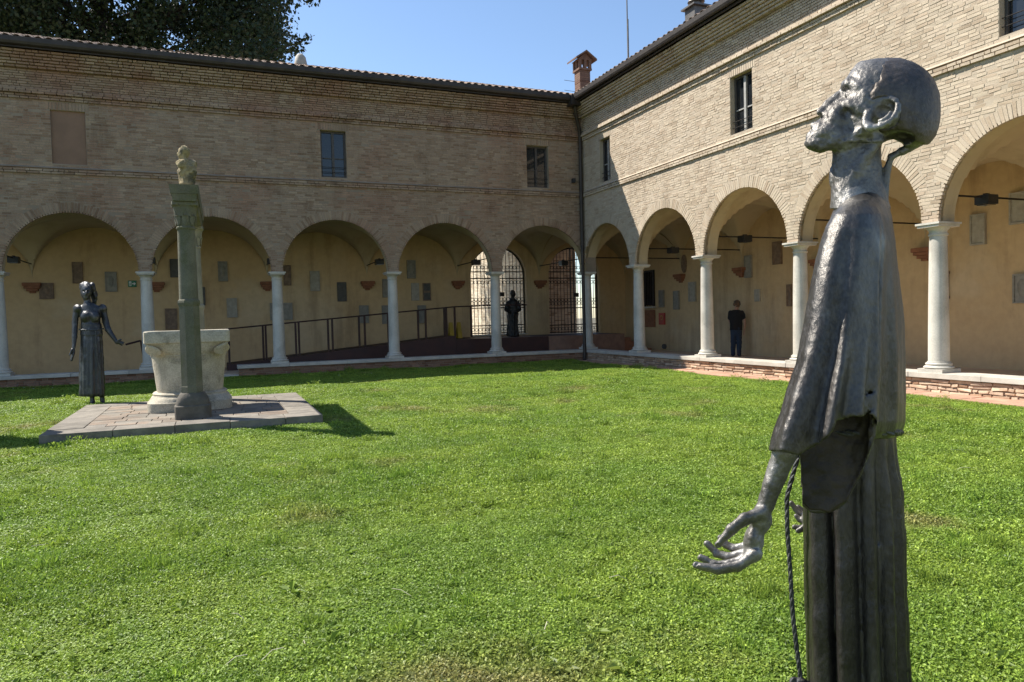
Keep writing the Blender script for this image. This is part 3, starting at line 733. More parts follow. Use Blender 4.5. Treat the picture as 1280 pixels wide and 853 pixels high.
# ------------------------------------------------------------------ plaques on the corridor walls
def plaque(r, side, m, label, name='stone_plaque', cat='plaque', group=None, style='frame'):
    u0, v0, u1, v1 = r
    ax, val = (1, DEP) if side == 'L' else (0, DEP)
    a = on(u0, v0, ax, val); b = on(u1, v1, ax, val)
    k = 0 if side == 'L' else 1
    lo, hi = min(a[k], b[k]), max(a[k], b[k]); z0, z1 = b[2], a[2]
    if side == 'L': T = lambda s, n, z: (s, DEP - n, z)
    else: T = lambda s, n, z: (DEP - n, s, z)
    t = thing(name, label, cat, T((lo + hi) / 2, 0, z0), group)
    if style == 'oval':
        cx, cz = (lo + hi) / 2, (z0 + z1) / 2
        mb = MB(); mb.grid(lambda q, w: T(cx + (hi - lo) / 2 * [0, .75, .92, 1, 1][int(round(w * 4))] * math.cos(q * 2 * math.pi), [.05, .05, .075, .06, .0][int(round(w * 4))], cz + (z1 - z0) / 2 * [0, .75, .92, 1, 1][int(round(w * 4))] * math.sin(q * 2 * math.pi)), 28, 4, closeu=True); mb.build('medallion', m, t, smooth='auto'); return t
    box_obj('slab', (lo, .0, z0), (hi, .05, z1), m, t, T, bevel=.008)
    w = hi - lo; h = z1 - z0; e = min(w, h) * .11
    if style in ('frame', 'crest'):
        mb = MB()
        for q in (((lo, .052, z0), (lo + e, .075, z1)), ((hi - e, .052, z0), (hi, .075, z1)), ((lo + e, .052, z0), (hi - e, .074, z0 + e)), ((lo + e, .052, z1 - e), (hi - e, .074, z1))): mb.box(*q, T=T)
        mb.build('moulding', m, t, bevel=.006)
    if style == 'crest':
        mb = MB(); cx, cz = (lo + hi) / 2, z0 + h * .52
        mb.grid(lambda q, ww: T(cx + w * .27 * ww * math.cos(q * 2 * math.pi) * (1 if math.sin(q * 2 * math.pi) > 0 else .8), .052 + .03 * (1 - ww * ww), cz + h * .3 * ww * math.sin(q * 2 * math.pi)), 16, 4, closeu=True); mb.build('shield', m, t, smooth=True)
    if style == 'split':
        box_obj('upper_relief', (lo + e, .051, z0 + h * .56), (hi - e, .075, z1 - e), 'plaque_dark', t, T, bevel=.006)
        box_obj('lower_relief', (lo + e, .051, z0 + e), (hi - e, .075, z0 + h * .44), 'plaque_dark', t, T, bevel=.006)
    for zz in (z0 - .015, z1 + .015):
        for q in (.2, .8): pass
    return t
G, D_, B_, P_ = 'plaque_grey', 'plaque_dark', 'plaque_brown', 'plaque_pale'
for r, m, lab, st in [
    ((90, 328, 104.5, 354.5), B_, 'brown stone plaque above the head of the bronze woman statue', 'frame'),
    ((49, 354, 68, 374), B_, 'low brown square relief plaque between corbel and bronze woman statue', 'crest'),
    ((131, 340, 147, 365), G, 'arched grey plaque between bronze woman statue and green exit sign', 'crest'),
    ((212, 324, 225, 347), D_, 'dark plaque high on shaded wall behind the carved pillar capital', 'frame'),
    ((272, 327, 285, 352), G, 'grey plaque with carved urn high above the wellhead', 'crest'),
    ((283, 373, 297, 397), P_, 'pale framed plaque just above the lower end of the ramp rail', 'frame'),
    ((206, 386, 222, 412), B_, 'brown plaque directly behind the wellhead rim', 'frame'),
    ((252.5, 359, 257, 382), D_, 'narrow dark panel beside the pillar shaft over the wellhead', 'flat'),
    ((354, 332, 364, 357), B_, 'slim brown plaque high beside the fourth arch column', 'frame'),
    ((387, 339, 400, 364), P_, 'pale upright plaque left alone high in the bay above the ramp', 'frame'),
    ((421, 353, 433.5, 377), D_, 'plain dark slate plaque in the bay above the ramp', 'flat'),
    ((337, 379, 366, 400), G, 'wide grey plaque behind a column above the ramp rail', 'frame'),
    ((448.6, 382, 461, 404), G, 'grey plaque cut by the ramp handrail below a corbel', 'frame'),
    ((477.5, 349, 487, 372), G, 'grey plaque half hidden behind a column, upper of two', 'frame'),
    ((477, 382, 487, 405), G, 'grey plaque half hidden behind a column, lower of two', 'frame'),
    ((508, 325.5, 519.5, 348.4), G, 'grey plaque with small shield high in the bay before the gate', 'crest'),
    ((513.6, 354, 524, 376), P_, 'blank pale plaque next to the two-panel dark relief', 'flat'),
    ((528, 354, 538.5, 376), B_, 'two-panel dark relief plaque next to a blank pale one', 'split'),
    ((521.5, 382, 532.6, 404), G, 'grey plaque behind the ramp rail below the two-panel relief', 'frame')]:
    if 'left alone' in lab: lab = 'pale upright plaque high on the wall above the ramp'
    plaque(r, 'L', m, lab, style=st)
for r, m, lab, st in [
    ((825, 363, 831, 384), G, 'slim grey plaque above the red fire-equipment sign', 'frame'),
    ((843, 364, 850, 387), G, 'slim grey plaque under a corbel, beside the red sign bay', 'frame'),
    ((862, 353, 871, 377), P_, 'pale framed plaque close to a sunlit column', 'frame'),
    ((932, 320, 941, 347), G, 'tall grey plaque on the wall above the standing visitor', 'frame'),
    ((944, 362, 951, 377), P_, 'small pale plaque the standing visitor is looking at', 'flat'),
    ((985, 356, 991, 383), B_, 'brown plaque beside a column next to the bronze sleeve', 'frame'),
    ((1214.5, 269, 1233.6, 305.6), P_, 'pale bracketed plaque on the wall of the arch behind the bronze head', 'frame'),
    ((1263.5, 242, 1286, 279), P_, 'pale plaque level with the tie rod', 'frame'),
    ((1268, 343, 1290, 379), G, 'grey carved plaque low under the tie-rod plaque', 'crest')]:
    plaque(r, 'R', m, lab, style=st)
plaque((853, 319, 859, 341), 'R', B_, 'brown oval medallion high on the sunlit wing corridor wall', style='oval')
pc = plaque((967, 303, 978.5, 330), 'R', B_, 'dark framed painting of a figure high on the corridor wall', 'framed_painting', 'painting', style='frame')
# exit signs
def exit_sign(r, side, label):
    t = plaque(r, side, 'green', label, 'exit_sign', 'sign', style='flat')
    u0, v0, u1, v1 = r; ax = 1 if side == 'L' else 0
    k = 0 if side == 'L' else 1
    a = on(u0, v0, ax, DEP); b = on(u1, v1, ax, DEP); lo, hi = sorted((a[k], b[k])); z0, z1 = b[2], a[2]; w = hi - lo; h = z1 - z0
    flip = side == 'R'
    X = (lambda f: hi - f * w) if flip else (lambda f: lo + f * w)
    T = (lambda s, n, z: (s, DEP - n, z)) if side == 'L' else (lambda s, n, z: (DEP - n, s, z))
    mb = MB()
    mb.box((X(.12), .052, z0 + .15 * h), (X(.40), .056, z0 + .85 * h), T=T); mb.build('pictogram_door', 'white', t)
    mb = MB(); i = 0
    for poly in ([(.5, .42), (.72, .42), (.72, .58), (.5, .58)], [(.70, .25), (.92, .5), (.70, .75)]):
        k0 = len(mb.v); mb.v += [T(X(px), .057, z0 + pz * h) for px, pz in poly]; mb.t += [.5] * len(poly); mb.f.append(tuple(range(k0, k0 + len(poly)))); mb.mi.append(0)
    mb.build('arrow', 'white', t)
    mb = MB()
    for q in (((.22, .58), (.28, .76)), ((.19, .36), (.31, .57)), ((.17, .18), (.22, .36)), ((.29, .22), (.34, .36))): mb.box((X(q[0][0]), .057, z0 + q[0][1] * h), (X(q[1][0]), .059, z0 + q[1][1] * h), T=T)
    mb.build('running_figure', 'green', t)
exit_sign((160, 351, 171, 359), 'L', 'green emergency exit sign beside the bronze woman statue')
exit_sign((764, 348, 774, 355.5), 'R', 'green emergency exit sign near the corner gate')
rs = plaque((824.5, 391.5, 832, 406), 'R', 'red', 'red fire-equipment sign low on the corridor wall', 'fire_sign', 'sign', style='flat')
a = on(826.5, 394, 0, DEP); b = on(830, 404, 0, DEP)
mb = MB(); yy0, yy1 = sorted((a[1], b[1])); ym = (yy0 + yy1) / 2; zm = (a[2] + b[2]) / 2; rr = .09
mb.grid(lambda q, w: (DEP - .058, ym + (rr - .03 * w) * math.cos(q * 5.2), zm + .05 + (rr - .03 * w) * math.sin(q * 5.2)), 16, 1); mb.build('hose_symbol', 'yellow', rs)
dv = plaque((829, 430, 833.5, 436.5), 'R', D_, 'small dark round vent low on the corridor wall', 'wall_vent', 'vent', style='oval')
# dark doorway with panel below
a = on(806, 339, 0, DEP); b = on(819, 383, 0, DEP); y0, y1 = sorted((a[1], b[1]))
dw = thing('barred_window', 'tall dark window with sill and brown panel below in the sunlit wing corridor', 'window', (DEP, (y0 + y1) / 2, b[2]))
box_obj('pane', (DEP - .03, y0 + .06, b[2] + .04), (DEP - .012, y1 - .06, a[2] - .06), 'glass', dw)
mb = MB()
for q in (((y0, b[2]), (y0 + .06, a[2])), ((y1 - .06, b[2]), (y1, a[2])), ((y0 + .06, a[2] - .06), (y1 - .06, a[2]))): mb.box((DEP - .06, q[0][0], q[0][1]), (DEP + .01, q[1][0], q[1][1]))
mb.build('frame', 'iron', dw)
for i in range(5):
    yv = y0 + (i + 1) * (y1 - y0) / 6; mb = MB(); mb.tube([(DEP - .05, yv, b[2]), (DEP - .05, yv, a[2])], .012, 6); mb.build('bar', 'iron', dw)
box_obj('sill', (DEP - .14, y0 - .06, b[2] - .07), (DEP + .01, y1 + .06, b[2]), 'sill', dw, bevel=.006)
c0 = on(805, 388, 0, DEP); c1 = on(818, 409, 0, DEP)
box_obj('lower_panel', (DEP - .05, y0, c1[2]), (DEP + .01, y1, c0[2]), 'terracotta', dw, bevel=.006)
# conduit by the near plaque
a = on(1186, 341, 0, DEP); b = on(1186, 372, 0, DEP)
cd = thing('wall_conduit', 'thin vertical conduit on the corridor wall behind a sunlit column', 'pipe', (DEP, a[1], b[2]))
mb = MB(); mb.tube([(DEP - .015, a[1], b[2]), (DEP - .015, a[1], a[2])], .014, 8); mb.build('pipe', 'plaque_brown', cd)
for z_ in (a[2], b[2]):
    mb = MB(); mb.box((DEP - .035, a[1] - .03, z_ - .03), (DEP, a[1] + .03, z_ + .03)); mb.build('clip', 'plaque_brown', cd)

# ------------------------------------------------------------------ landing, ramp, steps, rail
rp = thing('access_ramp', 'dark red-brown access ramp rising behind the shaded arches to the gate', 'ramp', (-8, 2.2, .12))
mb = MB(); x0, x1, y0, y1 = -11.4, -4.2, 1.55, 2.9
mb.quadbox([(x0, y0, .121), (x1, y0, .121), (x1, y1, .121), (x0, y1, .121), (x0, y0, .30), (x1, y0, .93), (x1, y1, .93), (x0, y1, .30)]); mb.build('ramp_deck', 'ramp', rp)
box_obj('landing', (-4.195, 1.55, .121), (2.35, 3.84, .80), 'ramp', rp)
box_obj('landing_edge', (-.75, 1.50, .121), (2.35, 1.549, .80), 'parapet_brick', rp)
for i in range(4):
    box_obj('step', (2.352 + i * .30, 1.55, .121), (2.652 + i * .30, 3.84, .80 - .15 * (i + 1)), 'terracotta', rp, bevel=.008)
rl = thing('ramp_railing', 'dark red metal handrail with paired posts along the access ramp', 'railing', (-8, 1.6, .3))
def rail_z(x): return np.interp(x, [-11.4, -4.2, -3.0], [1.37, 1.91, 1.93])
def deck_z(x): return np.interp(x, [-11.4, -4.2, -3.0], [.30, .93, .80])
mb = MB(); mb.tube([(x, 1.6, float(rail_z(x))) for x in (-11.4, -9, -6.5, -4.2, -3.0, -1.55)], .022, 8); mb.build('handrail', 'rail', rl, smooth='auto')
for u in (285, 328, 331.5, 369, 373, 409.6, 415, 448.5, 455.6, 485, 522.5, 532, 555.5, 558, 568.5, 589):
    x = float(on(u, 400, 1, 1.6)[0])
    mb = MB(); mb.box((x - .03, 1.575, float(deck_z(x))), (x + .03, 1.625, float(rail_z(x)))); mb.build('post', 'rail', rl)
mb = MB(); p = on(157, 431, 1, 1.6); q = on(176, 426, 1, 1.6)
hr = thing('stub_handrail', 'short dark handrail bracket behind the bronze woman statue', 'railing', (q[0], 1.6, .12))
mb.tube([(p[0], 1.6, p[2]), (q[0], 1.6, q[2])], .028, 8); mb.build('rail', 'rail', hr)
mb = MB(); mb.tube([(q[0], 1.6, q[2]), (q[0] + .12, 1.6, .12)], .03, 8); mb.build('post', 'rail', hr)
for i, (u0, u1) in enumerate(((561, 566), (571, 576))):
    a = on(u0, 418, 1, 3.0); b = on(u1, 400, 1, 3.0)
    t = thing('caution_sign', ['yellow folding wet-floor sign beside the rail posts', 'yellow folding wet-floor sign nearer the iron gate'][i], 'sign', ((a[0] + b[0]) / 2, 3.0, .8))
    for sy in (-1, 1):
        mb = MB(); ys_ = 3.0; hh = .58
        mb.quadbox([(a[0], ys_ + sy * .16, .802), (b[0], ys_ + sy * .16, .802), (b[0], ys_ + sy * .145, .802), (a[0], ys_ + sy * .145, .802), (a[0] + .02, ys_ + sy * .02, .8 + hh), (b[0] - .02, ys_ + sy * .02, .8 + hh), (b[0] - .02, ys_ + sy * .005, .8 + hh), (a[0] + .02, ys_ + sy * .005, .8 + hh)]); mb.build('board', 'yellow', t)
    mb = MB(); cx = (a[0] + b[0]) / 2; k0 = 0
    mb.v = [(cx - .05, 3.0 - .110, .97), (cx + .05, 3.0 - .110, .97), (cx, 3.0 - .092, 1.09)]; mb.t = [.5] * 3; mb.f = [(0, 1, 2)]; mb.mi = [0]; mb.build('warning_mark', 'lamp_black', t)

# ------------------------------------------------------------------ iron gates and the street beyond
def gate(sc, zb, label):
    r, sp, y = 1.10, 3.09, DEP + .2; cx = -sc
    t = thing('iron_gate', label, 'gate', (cx, y, zb))
    mb = MB(); pts = [(cx - r, y, zb + .02)] + [(cx - r * math.cos(math.pi * i / 20), y, sp + r * math.sin(math.pi * i / 20)) for i in range(21)] + [(cx + r, y, zb + .02)]
    mb.tube(pts, .03, 6); mb.build('gate_frame', 'iron', t)
    n = 15
    for i in range(1, n):
        x = -r + 2 * r * i / n; top = sp + math.sqrt(max(0, r * r - x * x))
        w = .03 if i in (7, 8) else .0125
        mb = MB(); mb.tube([(cx + x, y, zb + .02), (cx + x, y, top)], w, 6); mb.build('bar', 'iron', t)
    for z in (zb + .06, zb + .35, zb + 1.02, 3.0, 3.25):
        mb = MB(); mb.box((cx - r, y - .02, z - .02), (cx + r, y + .02, z + .02)); mb.build('rail', 'iron', t)
    for z in (zb + .2, zb + 1.2, 2.85, 3.42, zb + 1.34):
        mb = MB()
        for i in range(n):
            x = -r + 2 * r * (i + .5) / n
            if z > sp and abs(x) > math.sqrt(max(0, r * r - (z - sp) ** 2)) - .08: continue
            mb.tube([(cx + x + .062 * math.cos(a * math.pi / 5), y, z + .062 * math.sin(a * math.pi / 5)) for a in range(11)], .010, 5, cap=False)
        mb.build('ring_row', 'iron', t)
    mb = MB(); mb.lathe((cx + .17, y - .04, zb + 1.45), [(.09, 0), (.09, .16)], 10); mb.build('lock', 'iron', t)
    box_obj('stone_threshold', (cx - 1.13, DEP - .02, zb - .03), (cx + 1.13, DEP + .42, zb + .012), 'sill', t)
gate(1.68, .86, 'black scrolled iron gate with the robed figure in front of it')
gate(-1.53, .80, 'black scrolled iron gate at the corner by the steps')
sw = thing('street_house', 'sunlit pale brick house seen through the iron gates', 'building', (-1, 12, 0))
def rowwall(p0, p1, z1, nm, m, parent, ln=.27, chh=.08):
    p0 = Vector(p0); p1 = Vector(p1); d = (p1 - p0); L_ = d.length; d.normalize(); nrm = Vector((d.y, -d.x, 0))
    mb = MB(); z = .0
    while z < z1:
        s = -random.uniform(0, ln)
        while s < L_:
            a = max(0, s); b = min(L_, s + ln - .012)
            if b > a + .02:
                c = [p0 + d * a, p0 + d * b]; o = nrm * (.012 + random.uniform(0, .008))
                k = len(mb.v)
                mb.v += [tuple(c[0] + Vector((0, 0, z))), tuple(c[1] + Vector((0, 0, z))), tuple(c[1] + Vector((0, 0, z + chh - .012))), tuple(c[0] + Vector((0, 0, z + chh - .012)))] + [tuple(q + o + Vector((0, 0, zz))) for q, zz in ((c[0], z), (c[1], z), (c[1], z + chh - .012), (c[0], z + chh - .012))]
                mb.t += [random.random()] * 8
                for f in ((7, 6, 5, 4), (0, 4, 5, 1), (1, 5, 6, 2), (2, 6, 7, 3), (3, 7, 4, 0)): mb.f.append(tuple(k + q for q in f)); mb.mi.append(0)
            s += ln
        z += chh
    return mb.build(nm, m, parent, kind='stuff')
mb = MB(); mb.quadbox([(.6, 6.2, -.07), (.25, 17.0, -.07), (3, 20, -.07), (2.9, 6.35, -.07), (.6, 6.2, 7), (.25, 17.0, 7), (3, 20, 7), (2.9, 6.35, 7)]); mb.build('wall', 'street_wall', sw)
rowwall((.24, 17.0, 0), (.59, 6.2, 0), 6.8, 'brickwork', 'street_pale', sw)
rowwall((.6, 6.19, 0), (2.9, 6.34, 0), 6.8, 'front_brickwork', 'street_brick', sw)
st = box_obj('street', (-20, 4.28, -.09), (20, 30, -.04), 'sill'); st['kind'] = 'structure'; st['label'] = 'pale paved street beyond the gates'

# ------------------------------------------------------------------ stone platform, wellhead, pillars
PZ = .225
pf = thing('well_platform', 'low paved stone platform carrying the wellhead and pillars', 'platform', (-12.1, -9.6, .1))
PX0, PX1, PY0, PY1 = -13.75, -10.36, -11.32, -7.75
box_obj('platform_core', (PX0 + .02, PY0 + .02, -.05), (PX1 - .02, PY1 - .02, PZ - .022), 'platform_core', pf)
def slab(a, b, c, d, m):
    h = PZ - random.uniform(0, .006)
    box_obj('flagstone', (a + .004, b + .004, PZ - .14 if m == 'platform' else PZ - .05), (c - .004, d - .004, h), m, pf, bevel=.008)
bw = .42
for (y0, y1) in ((PY0, PY0 + bw), (PY1 - bw, PY1)):
    x = PX0
    while x < PX1 - .05:
        l = random.uniform(.55, .95); l = PX1 - x if PX1 - x - l < .3 else l
        slab(x, y0, x + l, y1, 'platform'); x += l
for (x0, x1) in ((PX0, PX0 + bw), (PX1 - bw, PX1)):
    y = PY0 + bw
    while y < PY1 - bw - .02:
        l = random.uniform(.5, .9); l = PY1 - bw - y if PY1 - bw - y - l < .25 else l
        slab(x0, y, x1, y + l, 'platform'); y += l
y = PY0 + bw
while y < PY1 - bw - .02:
    hgt = random.uniform(.2, .3); hgt = PY1 - bw - y if PY1 - bw - y - hgt < .12 else hgt
    x = PX0 + bw
    while x < PX1 - bw - .02:
        l = random.uniform(.22, .5); l = PX1 - bw - x if PX1 - bw - x - l < .14 else l
        slab(x, y, x + l, y + hgt, 'platform_red' if random.random() < .6 else 'platform'); x += l
    y += hgt
WC = (-12.10, -9.20)
wl = thing('wellhead', 'pale carved stone wellhead with square rim and tapering round body', 'well', (WC[0], WC[1], PZ))
def sup(rx, p, a):
    c, s = math.cos(a), math.sin(a); return rx / (abs(c) ** p + abs(s) ** p) ** (1 / p)
def rings(name, prof, m, parent, c=WC, seg=64, sm='auto', rough=0.):
    mb = MB(); n = len(prof) - 1
    def f(a, b):
        r, z, p = prof[int(round(b * n))]; an_ = 2 * math.pi * a; q = sup(r, p, an_)
        q += rough * math.sin(an_ * 7 + z * 9) * math.sin(z * 23 + an_ * 3)
        return (c[0] + q * math.cos(an_), c[1] + q * math.sin(an_), z)
    mb.grid(f, seg, n, closeu=True); return mb.build(name, m, parent, smooth=sm)
rings('plinth', [(.0, PZ + .001, 5), (.60, PZ + .001, 5), (.60, .36, 5), (.575, .375, 5), (.57, .40, 4), (.55, .43, 3), (.53, .44, 2.6), (.53, .46, 2.4), (.54, .475, 2.3), (.52, .495, 2.2), (.3, .497, 2)], 'well', wl)
rings('body', [(.475, .49, 2)] + [(.475 + .06 * t, .49 + .56 * t, 2) for t in (.1, .3, .5, .7, .9, 1)] + [(.548, 1.055, 2), (.548, 1.075, 2)], 'well', wl, rough=.004)
rings('carved_rim', [(.53, 1.06, 2.0), (.545, 1.08, 2.2), (.552, 1.13, 2.9), (.562, 1.19, 4.5), (.575, 1.245, 9), (.585, 1.25, 14), (.598, 1.262, 20), (.598, 1.42, 20), (.585, 1.437, 20), (.44, 1.44, 2), (.43, 1.42, 2), (.41, .9, 2), (.0, .9, 2)], 'well', wl, seg=96)
for sx in (-1, 1):
    for sy in (-1, 1):
        mb = MB()
        def f(a, b, sx=sx, sy=sy):   # corner leaf curling under the rim
            t = b; w = .16 * math.sin(math.pi * min(1, .12 + t * .88)) * (a - .5) * 2
            rr = .67 + .11 * t ** 1.5 + .02 - .05 * (2 * a - 1) ** 2; dx = rr * .7071; z = 1.06 + .19 * t
            return (WC[0] + sx * (dx - w * .7071), WC[1] + sy * (dx + w * .7071), z)
        mb.grid(f, 6, 8); mb.build('corner_leaf', 'well', wl, smooth=True)
FP = (-12.035, -10.56); RP = (-12.005, -7.9)
fr = thing('well_portal', 'mossy carved stone pillars with beam standing over the wellhead', 'pillar', (-12, -9.2, PZ))
def pillar(c, m, mbs):
    rings('pillar_base', [(.0, PZ + .001, 6), (.235, PZ + .001, 6), (.235, .40, 6), (.215, .415, 5), (.215, .43, 5), (.20, .50, 4), (.165, .56, 3), (.155, .575, 2.5), (.1, .576, 2)], mbs, fr, c, 48, rough=.004)
    mb = MB(); mb.lathe((c[0], c[1], 0), [(.150, .575), (.150, .66), (.146, .67), (.140, 1.78), (.150, 1.80), (.156, 1.83), (.150, 1.86), (.135, 1.875), (.120, 1.89)], 8); mb.build('lower_shaft', m, fr, smooth=False)
    mb = MB(); mb.lathe((c[0], c[1], 0), [(.125, 1.88), (.118, 2.4), (.112, 2.84), (.125, 2.85), (.128, 2.87), (.115, 2.885)], 20); mb.build('upper_shaft', m, fr, smooth='auto')
    rings('capital', [(.11, 2.88, 2), (.115, 2.95, 2), (.13, 3.05, 2.2), (.15, 3.15, 3), (.165, 3.16, 5), (.172, 3.17, 8), (.172, 3.212, 8), (.1, 3.214, 3)], m, fr, c, 40)
    for row, (z, h, r0, r1, n) in enumerate(((2.90, .13, .122, .160, 8), (3.02, .15, .135, .19, 8))):
        for i in range(n):
            a0 = 2 * math.pi * (i + .5 * row) / n; mb = MB()
            def f(a, b):
                t = b; w = .045 * math.sin(math.pi * (.15 + .8 * t)) * (2 * a - 1); rr = r0 + (r1 - r0) * t ** 2 + .012 * (1 - (2 * a - 1) ** 2); zz = z + h * math.sin(t * 1.9) 
                return (c[0] + rr * math.cos(a0) - w * math.sin(a0), c[1] + rr * math.sin(a0) + w * math.cos(a0), zz)
            mb.grid(f, 4, 6); mb.build('acanthus_leaf', m, fr, smooth=True)
pillar(FP, 'pillar', 'pillar_base'); pillar(RP, 'pillar_pale', 'pillar_pale')
mb = MB()
def bp(x, y, z): return (x, y, z)
ya, yb = FP[1] - .24, RP[1] + .24; xa, xb = FP[0], RP[0]
mb.quadbox([(xa - .145, ya + .03, 3.215), (xa + .145, ya + .03, 3.215), (xb + .145, yb - .03, 3.215), (xb - .145, yb - .03, 3.215), (xa - .16, ya + .01, 3.31), (xa + .16, ya + .01, 3.31), (xb + .16, yb, 3.31), (xb - .16, yb, 3.31)])
mb.quadbox([(xa - .17, ya, 3.311), (xa + .17, ya, 3.311), (xb + .17, yb, 3.311), (xb - .17, yb, 3.311), (xa - .185, ya - .02, 3.43), (xa + .185, ya - .02, 3.43), (xb + .185, yb, 3.43), (xb - .185, yb, 3.43)])
mb.build('beam', 'pillar', fr)
bu = thing('stone_bust', 'weathered yellow stone bust on top of the front pillar', 'bust', (FP[0], FP[1] + .1, 3.43))
dB = float((np.array([FP[0], FP[1] + .02, 3.5]) - CAM) @ _d)
S = Sculpt((214, 176, -18), (254, 236, 18), .55)
S.add(S.ell((229.3, 190.5, 0), (7.0, 8.2, 7.5))); S.add(S.ell((227.5, 193, 1), (5, 5.5, 5.5)), 2)
S.add(S.cone((230, 197, 0), (232, 203, 0), 4.6, 5.4), 2.5)
S.add(S.ell((234, 214, 0), (12, 13.5, 10)), 3); S.add(S.ell((234, 226, 0), (10.5, 11, 9)), 3)
S.add(S.cone((226, 205, 7), (241, 206, -6), 6, 6), 3); S.F = np.maximum(S.F, S.v - 231.5)
S.noise(1.3, 5.5); S.noise(.7, 2.6); S.mesh(placer(dB, 232), 'carving', 'bust', bu)

# ------------------------------------------------------------------ bronze monk in the foreground
DS = 2.2
monk_base = at(1070, 1010, DS); monk_base[2] = float(lawn_z(monk_base[0], monk_base[1]))
mk = thing('monk_statue', 'large bronze statue of a robed figure looking up with open hand', 'statue', tuple(monk_base))
pl = placer(DS, 1075)
S = Sculpt((994, 62, -68), (1182, 262, 68), 1.3)
S.add(S.ell((1116, 127, 0), (56.5, 52, 46)))
S.add(S.ell((1092, 112, 0), (35.5, 38.5, 41)), 10)
S.add(S.ell((1137, 150, 0), (34.5, 36, 39)), 10)
S.add(S.ell((1084, 132, 0), (30, 36, 37)), 12)
S.add(S.ell((1054, 164, 0), (42, 21, 27)), 12)                                                  # jaw and mouth mass
S.add(S.ell((1080, 158, 0), (26, 26, 34)), 10)
S.add(S.ell((1020, 178, 0), (15.5, 12, 15)), 9)                                               # chin
for q in (1, -1):
    S.add(S.chain([(1084, 160, 27 * q), (1058, 176, 21 * q), (1028, 183, 10 * q)], [9, 7.5, 7], 4), 9)   # jaw line
    S.add(S.chain([(1052, 131, 15 * q), (1064, 131, 26 * q), (1082, 137, 33 * q)], [6, 8, 7], 4), 7)      # cheekbone
    S.add(S.chain([(1056.5, 108, 5 * q), (1061, 104.5, 18 * q), (1074, 107, 31 * q)], [5.5, 6, 4.5], 3), 6)   # brow
    S.sub(S.ell((1053, 117.5, 20 * q), (6.5, 5, 10)), 6)                                        # eye socket
    S.add(S.ell((1064, 118.5, 19 * q), (8.5, 5.5, 9)), 3)                                         # closed lid
    S.sub(S.chain([(1055, 121.5, 13 * q), (1057.5, 123.5, 20 * q), (1064, 122, 27 * q)], [.5, .7, .5], .5), 1.5)
    S.add(S.ell((1051, 145, 14 * q), (17, 14, 13)), 8)
    S.sub(S.ell((1055, 141, 29 * q), (6, 4, 4)), 6)                                             # hollow under the cheekbone
    S.sub(S.ell((1058, 158, 36 * q), (15, 9, 6)), 8)
    S.sub(S.ell((1092, 105, 45 * q), (12, 12, 6)), 8)                                           # temple
S.add(S.chain([(1058, 112, 0), (1047, 120.5, 0), (1034.5, 131, 0), (1026, 139.5, 0)], [5.5, 4.8, 5.0, 5.6], 3), 3.5)   # nose
S.add(S.chain([(1058, 124, 0), (1038, 142, 0)], [9, 9.5], 3), 6)
for q in (1, -1):
    S.add(S.ell((1035, 144, 8 * q), (7, 5, 4.6)), 3)
    S.sub(S.ell((1028.5, 147, 4.2 * q), (3.2, 2.2, 2.4)), 1)
    S.sub(S.chain([(1041, 146, 14 * q), (1032, 158, 18 * q), (1030, 166, 17 * q)], [1.0, 1.2, 1.0], 1), 3)       # fold beside the mouth
S.add(S.chain([(1025, 156, 12), (1016.5, 156.5, 0), (1025, 156, -12)], [2, 3.0, 2], 2), 3)
S.add(S.chain([(1023, 167, 11), (1013.5, 168.5, 0), (1023, 167, -11)], [2, 3.4, 2], 2), 3)
S.sub(S.chain([(1027, 161.5, 16), (1011.5, 162, 0), (1027, 161.5, -16)], [.9, 1.5, .9], 1), 1.2)
S.sub(S.ell((1003, 174.5, 0), (4, 2.5, 9)), 4)
# neck, larynx, rear strap
nk = S.loft([178, 200, 225, 262], [1072, 1071, 1072, 1076], [0, 0, 0, 0], [30, 31, 32, 38], [27, 27, 30, 40])
S.add(nk, 8); S.add(S.ell((1042, 222, 0), (6, 12, 8)), 5)
for q in (1, -1): S.add(S.chain([(1096, 175, 26 * q), (1070, 215, 24 * q), (1052, 244, 14 * q)], [8, 6.5, 6], 3), 6)
# hollow under the skull shell
S.sub(S.ell((1124, 173, 30), (19, 10, 24)), 3); S.sub(S.ell((1116, 183, 0), (14, 10, 34)), 3)
S.add(S.chain([(1146, 180, 6), (1128, 189, 4), (1114, 196, 2), (1109, 212, 0), (1105, 250, 0)], [5.5, 5, 4.6, 4.6, 5.5], 2), 2)
# hair edge and roughness of the beard
beard = np.exp(-(((S.u - 1066) / 34) ** 2 + ((S.v - 178) / 16) ** 2)).astype(np.float32)
hair = smooth(1072, 1098, S.u + .35 * (S.v - 110)).astype(np.float32) * (S.v < 178)
nz1 = vnoise(S.u / 4.2, S.v / 4.2, S.w / 4.2).astype(np.float32); nz2 = vnoise(S.u / 9, S.v / 6, S.w / 9).astype(np.float32)
S.F = S.F + beard * (nz1 * 2.6) - hair * (nz2 * 1.3 + 1.2)
S.noise(.9, 16); S.noise(.5, 6); S.noise(.35, 3.2)
